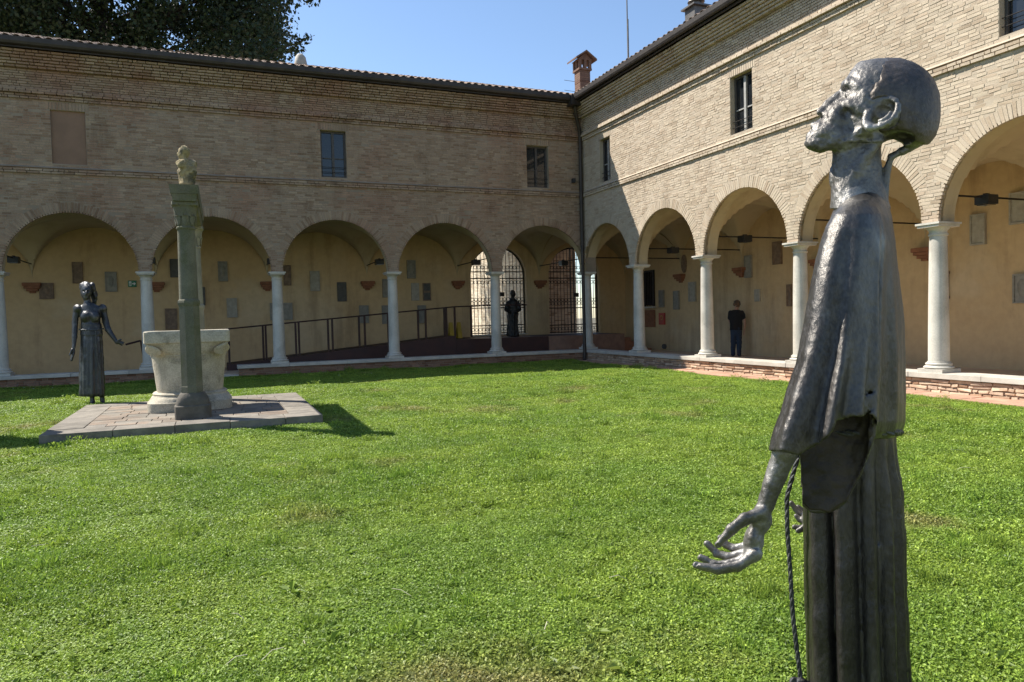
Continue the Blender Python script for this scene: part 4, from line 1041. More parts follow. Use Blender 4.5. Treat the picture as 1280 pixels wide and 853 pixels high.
# ears
for q in (1, -1):
    def E(t, r):   # ear outline: t around, long axis from lobe (1084,158) to top (1121,125)
        c, s = math.cos(t), math.sin(t)
        a_, b_ = 23.5 * r * c, (13.5 + 2.5 * c) * r * s
        return (1102.5 + a_ * .755 + b_ * .656, 142 - a_ * .656 + b_ * .755, (48 + 7.5 * s + 2.0 * c) * q)
    S.add(S.chain([E(.35 + 2 * math.pi * .94 * i / 14, 1) for i in range(15)], [4.0 + (2.4 if 5 < i < 10 else 0) for i in range(15)], 1.5), 1.5)
    S.add(S.chain([E(.8 + 1.5 * i / 4, .55) for i in range(5)], [2.2] * 5, 1), 1.5)
    S.sub(S.ell((1104, 141, 47 * q), (11, 9, 6)), 2)
S.mesh(pl, 'head', 'bronze', mk)
S = Sculpt((1050, 62, -62), (1184, 204, 62), 1.4)
S.add(S.ell((1116, 127, 0), (56.5, 52, 46))); S.add(S.ell((1092, 112, 0), (35.5, 38.5, 41)), 10); S.add(S.ell((1137, 150, 0), (34.5, 36, 39)), 10)
S.F = S.F - 2.9 - 1.2 * vnoise(S.u / 16, S.v / 9, S.w / 9).astype(np.float32)
edge_ = (S.u + .42 * (S.v - 110) + 14 * vnoise(S.u / 9, S.v / 9, S.w / 9)).astype(np.float32)
S.F = smax(S.F, (1092 - edge_) * .28, 5)
S.F = smax(S.F, (S.v - .25 * (S.u - 1120) - 172) * .8, 2)
for q in (1, -1): S.sub(S.ell((1104, 143, 50 * q), (21, 22, 26)), 2)
S.sub(S.ell((1124, 173, 30), (19, 10, 24)), 3); S.sub(S.ell((1116, 183, 0), (14, 10, 34)), 3)
S.noise(.5, 5); S.mesh(pl, 'hair_cap', 'bronze_hair', mk)

# robe: torso, near sleeve, far sleeve, skirt
def ridge(x, c, w): return np.exp(-((x - c) / w) ** 2)
S = Sculpt((950, 232, -132), (1142, 660, 136), 2.4)
tv = [236, 246, 256, 272, 300, 350, 400, 450, 500, 528, 540, 548]
tl = [1062, 1052, 1046, 1038, 1032, 1026, 1022, 1018, 1014, 1014, 1020, 1026]
tr = [1100, 1106, 1111, 1115.5, 1119, 1124, 1128, 1130.5, 1131, 1130, 1126, 1118]
rw_ = [24, 40, 56, 74, 84, 84, 82, 80, 78, 76, 70, 62]
S.add(S.loft(tv, [(a + b) / 2 for a, b in zip(tl, tr)], [0] * 12, [(b - a) / 2 for a, b in zip(tl, tr)], rw_,
             fold=lambda th, v: (.030 * np.cos(9 * th + .6) + .02 * np.cos(17 * th + 2)) * smooth(280, 440, v)))
hem_u = [950, 1001, 1003, 1020, 1034, 1041, 1046, 1088, 1094, 1099]; hem_v = [560, 568.5, 567, 556, 549, 540, 526, 519, 526, 548]
rim_u = [950, 1000, 1002, 1012, 1038, 1058, 1078, 1094, 1100]; rim_v = [560, 568, 632, 641, 643, 630, 592, 548, 535]
def sleeve(wc, sgn, far=False):
    sv = [250, 258, 268, 285, 310, 350, 400, 450, 500, 540, 570, 600, 650]
    le = [1070, 1052, 1041, 1031, 1023, 1013.5, 1004, 995, 980, 967, 960, 956, 950] if not far else [1070, 1054, 1044, 1036, 1030, 1022, 1014, 1008, 1004, 1002, 1001, 1000, 999]
    ri = [1088, 1096, 1101, 1104, 1105, 1104, 1103, 1102, 1100, 1098, 1097, 1090, 1080]
    wd = [18, 24, 28, 31, 33, 34, 35, 37, 40, 42, 42, 40, 36]
    cw = [sgn * x for x in ([44, 50, 56, 60, 63, 68, 73, 78, 82, 84, 84, 83, 82])]
    def fold(th, v):
        a = smooth(350, 530, v + 26 * np.sin(th * 5))
        f = .10 * ridge(th, 2.3, .25) - .20 * ridge(th, 1.86, .20) + .17 * ridge(th, 1.5, .13) - .20 * ridge(th, 1.22, .13) + .17 * ridge(th, .95, .11) - .18 * ridge(th, .70, .10) + .12 * ridge(th, .5, .09)
        g_ = .10 * ridge(th, .60, .10) - .20 * ridge(th, .36, .08) + .05 * ridge(th, 1.25, .2) - .07 * ridge(th, 1.7, .2) + .05 * ridge(th, 2.2, .2)
        return f * a + g_ * smooth(265, 330, v) * (1 - .7 * smooth(430, 490, v)) + .010 * np.cos(11 * th + v * .01)
    cu = [(a + b) / 2 for a, b in zip(le, ri)]; ru = [(b - a) / 2 for a, b in zip(le, ri)]
    outer = S.loft(sv, cu, cw, ru, wd, fold=fold if sgn > 0 else None)
    inner = S.loft(sv, cu, cw, ru, wd, fold=fold if sgn > 0 else None, off=8.0)
    cav = np.maximum(inner, 470 - S.v)
    near = S.w * sgn > (np.interp(S.v, sv, [abs(x) for x in cw]) - 8)
    lim = np.where(near, np.interp(S.u, hem_u, hem_v), np.interp(S.u, rim_u, rim_v)) if not far else np.full_like(S.u, 610)
    cut = (S.v - lim.astype(np.float32) + .8 * np.sin(S.u * .22)) * .8
    return outer, cav, cut
for sgn, far in ((1, False), (-1, True)):
    outer, cav, cut = sleeve(0, sgn, far)
    S.add(np.maximum(outer, cut), 7)
    S.F = np.maximum(S.F, -np.maximum(cav, 0 * cav - 50))
S.noise(1.2, 50); S.noise(.35, 12); S.noise(.3, 5)
S.mesh(pl, 'mantle', 'bronze_robe', mk)
S = Sculpt((990, 500, -84), (1150, 1042, 84), 2.8)
kv = [505, 535, 545, 580, 640, 740, 853, 1000, 1040]
kl = [1028, 1022, 1018, 1008, 1003, 1005, 1009, 1014, 1016]; kr = [1116, 1119, 1119, 1122, 1127, 1131, 1136, 1144, 1146]
def sfold(th, v):
    t = th + .02 * np.sin(v * .012)
    f = .09 * ridge(t, 2.42, .16) - .20 * ridge(t, 2.06, .07) + .10 * ridge(t, 1.80, .15) - .13 * ridge(t, 1.46, .09) + .12 * ridge(t, 1.22, .12) - .17 * ridge(t, .98, .07) + .13 * ridge(t, .80, .09) - .18 * ridge(t, .60, .06) + .12 * ridge(t, .44, .08) - .16 * ridge(t, .24, .06) + .08 * ridge(t, .08, .08)
    return f * smooth(520, 640, v) + .018 * np.cos(14 * th + 1) * (th < 0)
S.add(S.loft(kv, [(a + b) / 2 for a, b in zip(kl, kr)], [0] * 9, [(b - a) / 2 for a, b in zip(kl, kr)], [46, 44, 43, 43, 45, 52, 58, 66, 68], fold=sfold))
S.noise(1.0, 34); S.noise(.35, 9); S.noise(.3, 4.5)
S.mesh(pl, 'habit_skirt', 'bronze_skirt', mk)
# thin shell on the far sleeve wall, the opening's shade put into its dark colour
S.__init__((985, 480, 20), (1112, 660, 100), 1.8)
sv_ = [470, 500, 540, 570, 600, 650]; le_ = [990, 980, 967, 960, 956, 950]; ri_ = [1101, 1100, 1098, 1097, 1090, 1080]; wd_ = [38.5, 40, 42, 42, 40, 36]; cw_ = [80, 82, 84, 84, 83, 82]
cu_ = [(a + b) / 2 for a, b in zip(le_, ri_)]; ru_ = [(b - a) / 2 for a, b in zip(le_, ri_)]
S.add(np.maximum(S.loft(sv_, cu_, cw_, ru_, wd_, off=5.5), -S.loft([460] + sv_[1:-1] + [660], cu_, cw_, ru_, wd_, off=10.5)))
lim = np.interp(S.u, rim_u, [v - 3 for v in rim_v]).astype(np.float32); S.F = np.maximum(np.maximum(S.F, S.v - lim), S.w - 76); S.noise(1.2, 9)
S.mesh(pl, 'sleeve_shade_shell', 'bronze_inner_shade', mk)
# forearm and open hand
S = Sculpt((860, 500, 34), (1030, 728, 122), 1.3)
S.add(S.chain([(1006, 505, 80), (981, 566, 82), (966, 606, 81), (957, 632, 80)], [19, 16, 12.6, 11.4], 3))
S.add(S.ell((951, 650, 78), (14, 19, 13)), 5); S.add(S.ell((942, 676, 74), (13, 19, 17)), 6); S.add(S.ell((940, 692, 70), (11, 9, 19)), 4)
def finger(pts, rs, k=2.2):
    S.add(S.chain(pts, rs, 1.2), k)
    for p_, r_ in list(zip(pts, rs))[1:-1]: S.add(S.ell(p_, (r_ * 1.13, r_ * 1.1, r_ * 1.08)), 1.6)
finger([(952, 642, 87), (931, 649, 94), (914, 662, 98), (898, 681, 98)], [9.5, 7.6, 6.6, 4.8], 4)
finger([(945, 693, 85), (922, 708, 89), (896, 712.5, 90), (870, 707, 89)], [8.4, 7.0, 6.0, 4.4], 3)
finger([(940, 694, 73), (912, 706, 71), (892, 706, 69), (876, 697, 67)], [7.4, 6.2, 5.3, 4.0])
finger([(936, 690, 61), (911, 697, 57), (896, 692, 55), (884, 679.5, 54)], [6.8, 5.6, 4.9, 3.8])
finger([(934, 682, 52), (918, 686, 47), (907, 681, 45), (900, 672, 44)], [5.8, 4.8, 4.3, 3.4])
for c in ((871, 705, 93, 4), (898, 682.5, 102, 4)): S.sub(S.ell((c[0], c[1], c[2]), (c[3], c[3] * .7, 1.5)), .5)
for q in (70, 78, 86): S.add(S.chain([(956, 636, q - 2), (944, 688, q - 6)], [2.2, 2.4], 1), 4)
S.noise(.9, 10); S.noise(.4, 4.0)
S.mesh(pl, 'hand', 'bronze', mk)
S = Sculpt((982, 590, -100), (1040, 672, -30), 1.4)
S.add(S.chain([(1028, 596, -62), (1016, 646, -64)], [15, 12], 2)); S.add(S.ell((1013, 650, -66), (12, 12, 15)), 4)
for pts in ([(1008, 646, -72), (998, 641, -74), (989, 629, -74)], [(1008, 652, -66), (1000, 650, -66), (995, 645, -66)], [(1008, 660, -58), (1001, 660, -57), (993, 659, -56)], [(1010, 656, -48), (1003, 661, -46), (998, 664, -45)]):
    S.add(S.chain(pts, [4.6, 4, 3.2], 1), 1.5)
S.add(S.chain([(1012, 646, -80), (1004, 640, -84), (998, 634, -84)], [4.8, 4, 3.2], 1), 1.5); S.noise(.6, 5)
S.mesh(pl, 'far_hand', 'bronze', mk)
# rope girdle: belt and hanging cord with twisted strands
def rope(pts, r, name, parent, m='rope', tw=1.6, place=pl, strands=3):
    mb = MB(); P = [np.array(q, float) for q in pts]; Q = []
    for i in range(len(P) - 1):
        for t in np.linspace(0, 1, 14, endpoint=False): Q.append(P[i] * (1 - t) + P[i + 1] * t)
    Q.append(P[-1]); Q = np.array(Q)
    for _ in range(3): Q[1:-1] = (Q[:-2] + Q[1:-1] * 2 + Q[2:]) / 4
    W_ = place(Q); tot = 0; ln = [0]
    for i in range(1, len(W_)): tot += np.linalg.norm(W_[i] - W_[i - 1]); ln.append(tot)
    n = max(24, int(tot / (r * .8))); tt = np.linspace(0, tot, n); C_ = np.stack([np.interp(tt, ln, W_[:, k]) for k in range(3)], 1)
    for s in range(strands):
        pts3 = []
        for i in range(n):
            d = C_[min(i + 1, n - 1)] - C_[max(0, i - 1)]; d /= np.linalg.norm(d) + 1e-9
            a = np.cross(d, [.3, .8, .1]); a /= np.linalg.norm(a); b = np.cross(d, a); ph = tt[i] / r * tw / 3 + s * 2 * math.pi / strands
            pts3.append(tuple(C_[i] + (a * math.cos(ph) + b * math.sin(ph)) * r * .5))
        mb.tube(pts3, r * .58, 6)
    return mb.build(name, m, parent, smooth=True)
rope([(1006, 545, 24), (992, 590, 18), (983.5, 622, 14), (984, 660, 12), (987.5, 710, 12), (991, 770, 12), (997, 820, 12), (1001, 850, 12), (1004, 900, 12)], .0068, 'hanging_cord', mk)
rope([(1126, 541, 0), (1118, 541, 40), (1075, 541, 62), (1030, 541, 44), (1016, 543, 0)], .010, 'rope_belt', mk)
S = Sculpt((984, 838, -8), (1014, 874, 30), 1.3); S.add(S.ell((1000, 855, 12), (9, 8, 8))); S.add(S.cone((992, 852, 12), (1008, 858, 12), 6, 6), 2); S.noise(1.5, 4); S.mesh(pl, 'knot', 'rope', mk)
mb = MB(); b = monk_base; mb.lathe((b[0], b[1], b[2] - .05), [(.34, 0), (.34, .085), (.32, .10)], 28); mb.build('base_plate', 'bronze_dark', mk)

# ------------------------------------------------------------------ bronze woman beyond the platform
DW = 12.5
wp_ = at(119, 505, DW)
wm = thing('woman_statue', 'dark bronze statue of a woman in belted dress standing beyond the well', 'statue', (wp_[0], wp_[1], float(lawn_z(wp_[0], wp_[1]))))
pw = placer(DW, 115)
S = Sculpt((80, 349, -24), (160, 512, 24), .62)
S.add(S.ell((107.5, 363.5, 1), (7.4, 9.6, 8))); S.add(S.ell((107, 368, 4), (5.4, 6, 5.5)), 2)
S.add(S.ell((107.8, 366.5, 9.2), (1.3, 2.4, 1.6)), 1.2); S.add(S.ell((107.5, 372.3, 6.5), (3, 2, 2.2)), 1.5)
for q in (-1, 1): S.sub(S.ell((107.4 + q * 3.1, 364, 9), (1.9, 1.4, 2.2)), .8)
S.add(S.cone((108, 371, 0), (110, 383, 0), 4.0, 4.6), 2)
S.add(S.loft([379, 382, 386, 392, 400, 411, 418], [111, 112, 112.5, 112.5, 113, 114, 114.5], [0] * 7, [5.6, 10.5, 14.8, 14, 12.6, 11.8, 13], [5, 7, 8, 9, 8.5, 8, 8.5]), 3)
for q in (-1, 1): S.add(S.ell((112.5 + q * 6.5, 396, 7), (6, 6, 4.5)), 3)
S.add(S.loft([406, 414, 430, 455, 480, 493, 496], [114, 114.3, 114.5, 114.5, 114.8, 115, 115], [0] * 7, [11.6, 13, 14.2, 15, 15.6, 16, 15], [8, 9, 10, 11, 11.5, 11.5, 10.5],
             fold=lambda th, v: (.05 * np.cos(9 * th + .5 + .01 * v) + .035 * np.cos(16 * th + 1)) * smooth(412, 450, v)), 3)
for q in (-1, 1): S.add(S.ell((112.5 + q * 15.5, 386, 0), (5.8, 5.5, 7)), 2)
S.add(S.chain([(96, 387, 0), (93.5, 405, 0), (93, 421, 3), (92.2, 434, 6)], [4.4, 4, 3.6, 2.6], 1), 1.5)
S.add(S.ell((91, 439, 7), (3, 4.6, 2)), 2)
for i, (a, b) in enumerate((((90.5, 441, 7), (88.2, 450, 8)), ((91.5, 442, 8.5), (89, 451.5, 9.5)), ((92.3, 442, 6), (90.2, 451, 6)), ((90, 437, 9), (87, 444, 10)))): S.add(S.cone(a, b, 1.3, .95), .8)
S.add(S.chain([(129, 388, 0), (132, 402, 0), (135, 412, 4), (144.5, 426, 8)], [4.6, 4.1, 3.8, 2.6], 1), 1.5)
S.add(S.ell((147, 428, 9), (3.6, 2.6, 2.2)), 1.5)
for a, b in (((148, 428, 9), (154, 430.5, 10)), ((148.5, 427, 9), (155, 428.4, 9.5)), ((148, 429, 8), (153, 432.3, 8)), ((146.5, 426.5, 10), (151, 424.8, 11.5))): S.add(S.cone(a, b, 1.3, .95), .8)
for x, z in ((115.5, 1), (128, 3)):
    S.add(S.chain([(x - 1, 485, 0), (x, 500, 0), (x + .5, 504, 1)], [4.2, 3.0, 3.0], 1), 1); S.add(S.ell((x + 1.2, 505.3, 4), (3.2, 2.2, 6)), 1.5)
S.noise(.4, 7); S.noise(.15, 2.4)
S.mesh(pw, 'figure', 'bronze_woman', wm)
S = Sculpt((94, 348, -16), (126, 386, 14), .6)
S.add(S.ell((107.2, 359.5, -1.5), (8.6, 7.4, 8.6))); S.add(S.chain([(115, 358, -4), (117.5, 370, -7), (118.5, 380, -8)], [4.4, 4, 2.6], 1.5), 2); S.sub(S.ell((107.5, 367.5, 10.5), (6.6, 9.5, 10)), 1.5)
S.noise(1.0, 3.2); S.mesh(pw, 'hair', 'bronze_woman', wm)
rope([(99, 412, 4), (104, 412.3, 9), (114, 412.8, 11), (124, 412, 9), (129.5, 411, 3)], .012, 'rope_belt', wm, place=pw)
rope([(119.5, 413, 11), (120.5, 430, 12.5), (122, 448, 13), (125.5, 462, 13)], .011, 'hanging_cord', wm, place=pw)

# ------------------------------------------------------------------ robed figure before the gate
DG = 26.2
gp = at(641, 420.5, DG)
gs_ = thing('friar_statue', 'dark robed statue silhouetted before the bright iron gate', 'statue', (gp[0], gp[1], .80))
def friar(place, parent):
    global S
    S = Sculpt((622, 358, -12), (662, 424, 12), .45)
    S.add(S.ell((641, 367.5, 0), (3.5, 4.9, 4.2))); S.add(S.cone((641, 371, 0), (641, 376, 0), 2.2, 2.6), 1)
    S.add(S.loft([374, 377, 382, 392, 405, 418, 420.6], [641] * 7, [0] * 7, [3.2, 6, 7, 6.6, 6.4, 7.4, 7.4], [3.5, 5, 5.6, 6, 6, 6.4, 6.4], fold=lambda th, v: .06 * np.cos(8 * th + 1) * smooth(384, 400, v)), 2)
    for q in (-1, 1): S.add(S.chain([(641 + 6.2 * q, 379, 0), (641 + 8.6 * q, 387, 1), (641 + 4 * q, 390.5, 6)], [2.6, 2.4, 1.8], 1), 1.2)
    S.noise(.5, 3); S.mesh(place, 'figure', 'bronze_dark', parent)
friar(placer(DG, 641), gs_)
# guessed statue just beyond the frame, added only to cast the lawn shadow
ob = np.array([-15.12, -10.0]); oz = float(lawn_z(ob[0], ob[1]))
os_ = thing('shadow_caster', 'unseen robed figure added to cast a shadow on the lawn beside the platform', 'statue', (ob[0], ob[1], oz))
def off_place(V):
    k = 2.9 / 58.; out = np.empty_like(V)
    out[:, 0] = ob[0] + (V[:, 0] - 641) * k; out[:, 1] = ob[1] - V[:, 2] * k; out[:, 2] = oz + (420.6 - V[:, 1]) * k; return out
friar(off_place, os_)

# ------------------------------------------------------------------ visitor
DP = 22.4
pp = at(920, 444.5, DP)
pe = thing('person', 'person in black T-shirt and dark jeans looking at the wall plaques', 'person', (pp[0], pp[1], .12))
pv_ = placer(DP, 920)
S = Sculpt((908, 372, -9), (936, 449, 9), .36)
S.add(S.ell((921.2, 381.0, -.6), (3.5, 4.7, 4.2))); S.add(S.cone((920.6, 384, 0), (920.4, 388.5, 0), 2.1, 2.4), 1)
S.add(S.loft([387, 389.5, 394, 402, 410, 414, 417], [920.3] * 7, [0] * 7, [3, 7.4, 7.8, 7, 6.6, 6.8, 6], [2.5, 3.6, 4.2, 4, 3.8, 4, 3.6]), 1.5)
S.add(S.chain([(927.8, 391, 0), (930.3, 399, 0), (931.2, 405, -.5), (930.0, 413, -3)], [2.3, 1.9, 1.7, 1.2], .8), 1)
S.add(S.chain([(913, 391, 0), (912.2, 400, -1.5), (914, 406, -4)], [2.3, 1.9, 1.5], .8), 1)
S.add(S.ell((930, 415, -3.4), (1.3, 2.2, 1.4)), .8)
for i in range(4): S.add(S.cone((929.4 + i * .45, 416, -3.8), (929 + i * .4, 418.6, -4.2 + .3 * i), .42, .34), .3)
for x0, x1 in ((917.4, 916.4), (923.6, 923.8)): S.add(S.chain([(x0, 413, 0), ((x0 + x1) / 2, 428, .3), (x1, 442, 0)], [3.5, 2.7, 1.9], 1), 1)
S.add(S.ell((924.7, 380.8, -.6), (.5, 1.1, .9)), .3); S.add(S.ell((917.6, 380.8, -.6), (.5, 1.1, .9)), .3)
S.mesh(pv_, 'body', 'skin', pe)
S = Sculpt((906, 384, -9), (936, 418, 9), .36)
S.add(S.loft([387.2, 389.3, 394, 402, 409, 412, 413], [920.3] * 7, [0] * 7, [3.6, 8.0, 8.6, 7.9, 7.7, 7.8, 7.6], [3, 4.2, 4.9, 4.7, 4.7, 4.8, 4.6], fold=lambda th, v: .02 * np.cos(7 * th + v * .4)), 1.5)
S.add(S.chain([(927.6, 391, 0), (929.6, 397, 0)], [3.0, 2.8], 1), 1); S.add(S.chain([(913.2, 391, 0), (912.2, 397.5, -1)], [3.0, 2.8], 1), 1); S.noise(.3, 3)
S.mesh(pv_, 'tshirt', 'tshirt', pe)
S = Sculpt((908, 408, -9), (934, 449, 9), .36)
S.add(S.loft([409.5, 412, 416, 419], [920.3] * 4, [0] * 4, [7.0, 7.2, 7.0, 5], [4.3, 4.5, 4.6, 4]), 1)
for x0, x1 in ((917.2, 916.2), (923.7, 924.0)): S.add(S.chain([(x0, 415, 0), ((x0 + x1) / 2, 428, .3), (x1, 443, 0)], [4.1, 3.3, 2.7], 1), .8)
S.noise(.35, 2.4); S.mesh(pv_, 'jeans', 'jeans', pe)
S = Sculpt((914, 372, -8), (929, 388, 8), .3)
S.add(S.ell((921.2, 379.7, .3), (4.3, 4.6, 4.5))); S.sub(S.ell((921.8, 383.5, -4.5), (3.3, 4.4, 2.6)), .5); S.noise(.9, 1.3); S.mesh(pv_, 'hair', 'hair', pe)
for x in (916.0, 924.2):
    S = Sculpt((x - 4, 440, -9), (x + 4, 447, 5), .3); S.add(S.ell((x, 443.6, -2), (2.2, 1.7, 4.4))); S.add(S.cone((x, 441.5, 0), (x, 443.5, 0), 2, 2), .6); S.sub(444.8 - S.v + 0 * S.u - 0, .1) if False else None
    S.mesh(pv_, 'shoe', 'shoe', pe)

# ------------------------------------------------------------------ great evergreen behind the shaded roof
tc = at(125, -50, 33.)
tr_ = thing('evergreen_tree', 'large dark evergreen tree rising behind the shaded roof', 'tree', (tc[0], tc[1], 0))
mb = MB(); mb.tube([(tc[0], tc[1], -.1), (tc[0] + .2, tc[1], 4), (tc[0] - .1, tc[1] + .2, 9), (tc[0], tc[1], 15), (tc[0], tc[1], 19)], [.7, .55, .45, .3, .1], 12); mb.build('trunk', 'bark', tr_, smooth=True)
cl = []
for i in range(640):
    th = random.uniform(0, 2 * math.pi); ph = math.acos(random.uniform(-1, 1)); rr = random.uniform(.3, 1) ** .45
    c = np.array([tc[0] + 8.6 * rr * math.sin(ph) * math.cos(th), tc[1] + 6.0 * rr * math.sin(ph) * math.sin(th), tc[2] - 1.0 + 7.0 * rr * math.cos(ph)])
    cl.append((c, random.uniform(.8, 1.35)))
for u, v, dd, r_ in ((330, 20, 32, 1.1), (350, 5, 32, 1.0), (372, -8, 32, .8), (391, -2, 32, .45), (310, 45, 31.5, 1.1), (335, 62, 31, .8), (352, 66, 31, .6), (368, 60, 31, .45), (378, 52, 31, .3), (385, 46, 31, .22), (345, 40, 31.5, .5), (320, 75, 31, .9), (290, 70, 31, 1.2), (260, 66, 31, 1.3), (0, 10, 32, 1.4), (-20, 50, 31, 1.3), (40, 66, 31, 1.2), (90, 72, 31, 1.2), (150, 72, 31, 1.2), (210, 76, 31, 1.2)):
    cl.append((at(u, v, dd), r_))
mb = MB()
for c, r_ in cl[::9]:
    z = max(6., c[2] - 3); mb.tube([(tc[0], tc[1], z), tuple((np.array([tc[0], tc[1], z]) + c) / 2 + np.array([0, 0, .6])), tuple(c)], [.16, .09, .03], 6)
mb.build('limb', 'bark', tr_, smooth=True)
VV = []; FF = []; TT = []
for c, r_ in cl:
    n = int(230 * r_ ** 1.6); p = rng.normal(size=(n, 3)); p /= np.linalg.norm(p, axis=1)[:, None]; p *= (rng.random(n) ** .5)[:, None] * r_; p[:, 2] *= .7
    a = rng.normal(size=(n, 3)); a[:, 2] -= .5; a /= np.linalg.norm(a, axis=1)[:, None]; b = np.cross(a, rng.normal(size=(n, 3))); b /= np.linalg.norm(b, axis=1)[:, None]
    ln = rng.uniform(.12, .24, n)[:, None]; wd = ln * .32; q = p + c
    k = len(VV) * 1
    base = sum(len(x) for x in VV) if VV else 0
    blk = np.stack([q, q + a * ln * .5 + b * wd, q + a * ln, q + a * ln * .5 - b * wd], 1).reshape(-1, 3)
    VV.append(blk); FF.append(np.arange(4 * n).reshape(-1, 4) + base); TT.append(np.repeat(rng.random(n), 4))
VV = np.concatenate(VV); FF = np.concatenate(FF); TT = np.concatenate(TT)
me = bpy.data.meshes.new('crown'); me.from_pydata(VV.tolist(), [], FF.tolist()); at_ = me.attributes.new('tone', 'FLOAT', 'POINT'); at_.data.foreach_set('value', TT.astype(np.float32)); me.materials.append(M['tree_leaf'])
link(bpy.data.objects.new('crown', me), tr_)

# ------------------------------------------------------------------ grass and clover
M['leaf'] = mat('leaf', (.27, .36, .052), (.20, .30, .042), rough=.5, scale=.9, detail=4, bump=0, trans=.38, rnd=.22, c3=(.30, .27, .10), s3=.6, t3=(.56, .76), spec=.35, tone=[(0, (.42, .5, .45)), (.45, (.95, 1, .95)), (.9, (1.25, 1.2, 1.15)), (1, (1.9, 1.75, 1.9))])
gcol = bpy.data.collections.new('turf_tufts')
def tuft(i):
    mb = MB(); rad_ = .072; nl = [84, 60, 40, 16][i % 4]; nb_ = [20, 44, 70, 110][i % 4]
    for _ in range(nl):
        r_ = rad_ * math.sqrt(random.random()); t = random.uniform(0, 6.283); c = Vector((r_ * math.cos(t), r_ * math.sin(t), random.uniform(.012, .042)))
        n = Vector((random.gauss(0, .42), random.gauss(0, .42), 1)).normalized(); a = n.orthogonal().normalized(); a.rotate(Matrix.Rotation(random.uniform(0, 6.28), 3, n)); b = n.cross(a)
        l = random.uniform(.005, .010); w = l * random.uniform(.5, .8); tn = random.random()
        k = len(mb.v); up = n * l * .25
        mb.v += [tuple(c - a * l), tuple(c + b * w + up), tuple(c + a * l), tuple(c - b * w + up)]; mb.t += [tn] * 4
        mb.f += [(k, k + 1, k + 2), (k, k + 2, k + 3)]; mb.mi += [0, 0]
    for _ in range(nb_):
        r_ = rad_ * math.sqrt(random.random()); t = random.uniform(0, 6.283); c = Vector((r_ * math.cos(t), r_ * math.sin(t), 0)); h = random.uniform(.025, .062)
        d = Vector((random.gauss(0, .5), random.gauss(0, .5), 1)).normalized(); s = d.cross(Vector((random.gauss(0, 1), random.gauss(0, 1), .1))).normalized() * random.uniform(.0016, .0032); tn = random.random()
        bend = Vector((d.x, d.y, -.25)) * h * .5; k = len(mb.v)
        m_ = c + d * h * .55; e = c + d * h + bend
        mb.v += [tuple(c - s), tuple(c + s), tuple(m_ + s), tuple(m_ - s), tuple(e)]; mb.t += [tn] * 5
        mb.f += [(k, k + 1, k + 2, k + 3), (k + 3, k + 2, k + 4)]; mb.mi += [0, 0]
    me = bpy.data.meshes.new('tuft'); me.from_pydata(mb.v, [], mb.f); a = me.attributes.new('tone', 'FLOAT', 'POINT'); a.data.foreach_set('value', np.array(mb.t, np.float32)); me.materials.append(M['leaf'])
    o = bpy.data.objects.new('tuft_%d' % i, me); gcol.objects.link(o)
for i in range(8): tuft(i)
pts = []; sc_ = []
for (r0, r1, dens, s) in ((1.6, 5.5, 420, 1.0), (5.5, 9, 260, 1.2), (9, 14, 150, 1.5), (14, 34, 85, 1.9)):
    area = (LX1 - LX0) * (LY1 - LY0); n = int(area * dens)
    x = rng.uniform(LX0, LX1, n); y = rng.uniform(LY0, LY1, n); dx = x - CAM[0]; dy = y - CAM[1]; d = np.hypot(dx, dy)
    ang = np.arctan2(dx, dy) - yaw; k = (d >= r0) & (d < r1) & (np.abs(ang) < .86)
    pts.append(np.stack([x[k], y[k]], 1)); sc_.append(np.full(k.sum(), s))
pts = np.concatenate(pts); sc_ = np.concatenate(sc_)
k = ~((pts[:, 0] > PX0 - .01) & (pts[:, 0] < PX1 + .01) & (pts[:, 1] > PY0 - .01) & (pts[:, 1] < PY1 + .01)); pts = pts[k]; sc_ = sc_[k]
hv = .7 + .85 * (vnoise(pts[:, 0] * .9, pts[:, 1] * .9, 0 * pts[:, 0]) + .5)
edge = np.minimum(-pts[:, 1] - .24, -pts[:, 0] - .86); hz = hv * np.where(-pts[:, 1] < .6, 1.5, 1.)
big_ = rng.random(len(pts)) < .012; hz = np.where(big_, hz * 1.9, hz)
me = bpy.data.meshes.new('grass'); me.from_pydata(np.column_stack([pts, lawn_z(pts[:, 0], pts[:, 1]) - .004]).tolist(), [], [])
a = me.attributes.new('sc', 'FLOAT_VECTOR', 'POINT'); a.data.foreach_set('vector', np.column_stack([sc_ * rng.uniform(.85, 1.2, len(sc_)), sc_ * rng.uniform(.85, 1.2, len(sc_)), hz * np.minimum(sc_, 1.25)]).astype(np.float32).ravel())
a = me.attributes.new('rot', 'FLOAT_VECTOR', 'POINT'); a.data.foreach_set('vector', np.column_stack([np.zeros(len(sc_)), np.zeros(len(sc_)), rng.uniform(0, 6.283, len(sc_))]).astype(np.float32).ravel())
grass = bpy.data.objects.new('grass', me); COL.objects.link(grass); grass['kind'] = 'stuff'; grass['label'] = 'short bright green clover and grass covering the lawn'; grass['category'] = 'grass'
ng = bpy.data.node_groups.new('turf', 'GeometryNodeTree'); ng.interface.new_socket('Geometry', in_out='INPUT', socket_type='NodeSocketGeometry'); ng.interface.new_socket('Geometry', in_out='OUTPUT', socket_type='NodeSocketGeometry')
N = ng.nodes; gi = N.new('NodeGroupInput'); go = N.new('NodeGroupOutput'); iop = N.new('GeometryNodeInstanceOnPoints'); ci = N.new('GeometryNodeCollectionInfo')
ci.inputs['Collection'].default_value = gcol; ci.inputs['Separate Children'].default_value = True; ci.inputs['Reset Children'].default_value = True
ar = N.new('GeometryNodeInputNamedAttribute'); ar.data_type = 'FLOAT_VECTOR'; ar.inputs['Name'].default_value = 'rot'
asn = N.new('GeometryNodeInputNamedAttribute'); asn.data_type = 'FLOAT_VECTOR'; asn.inputs['Name'].default_value = 'sc'
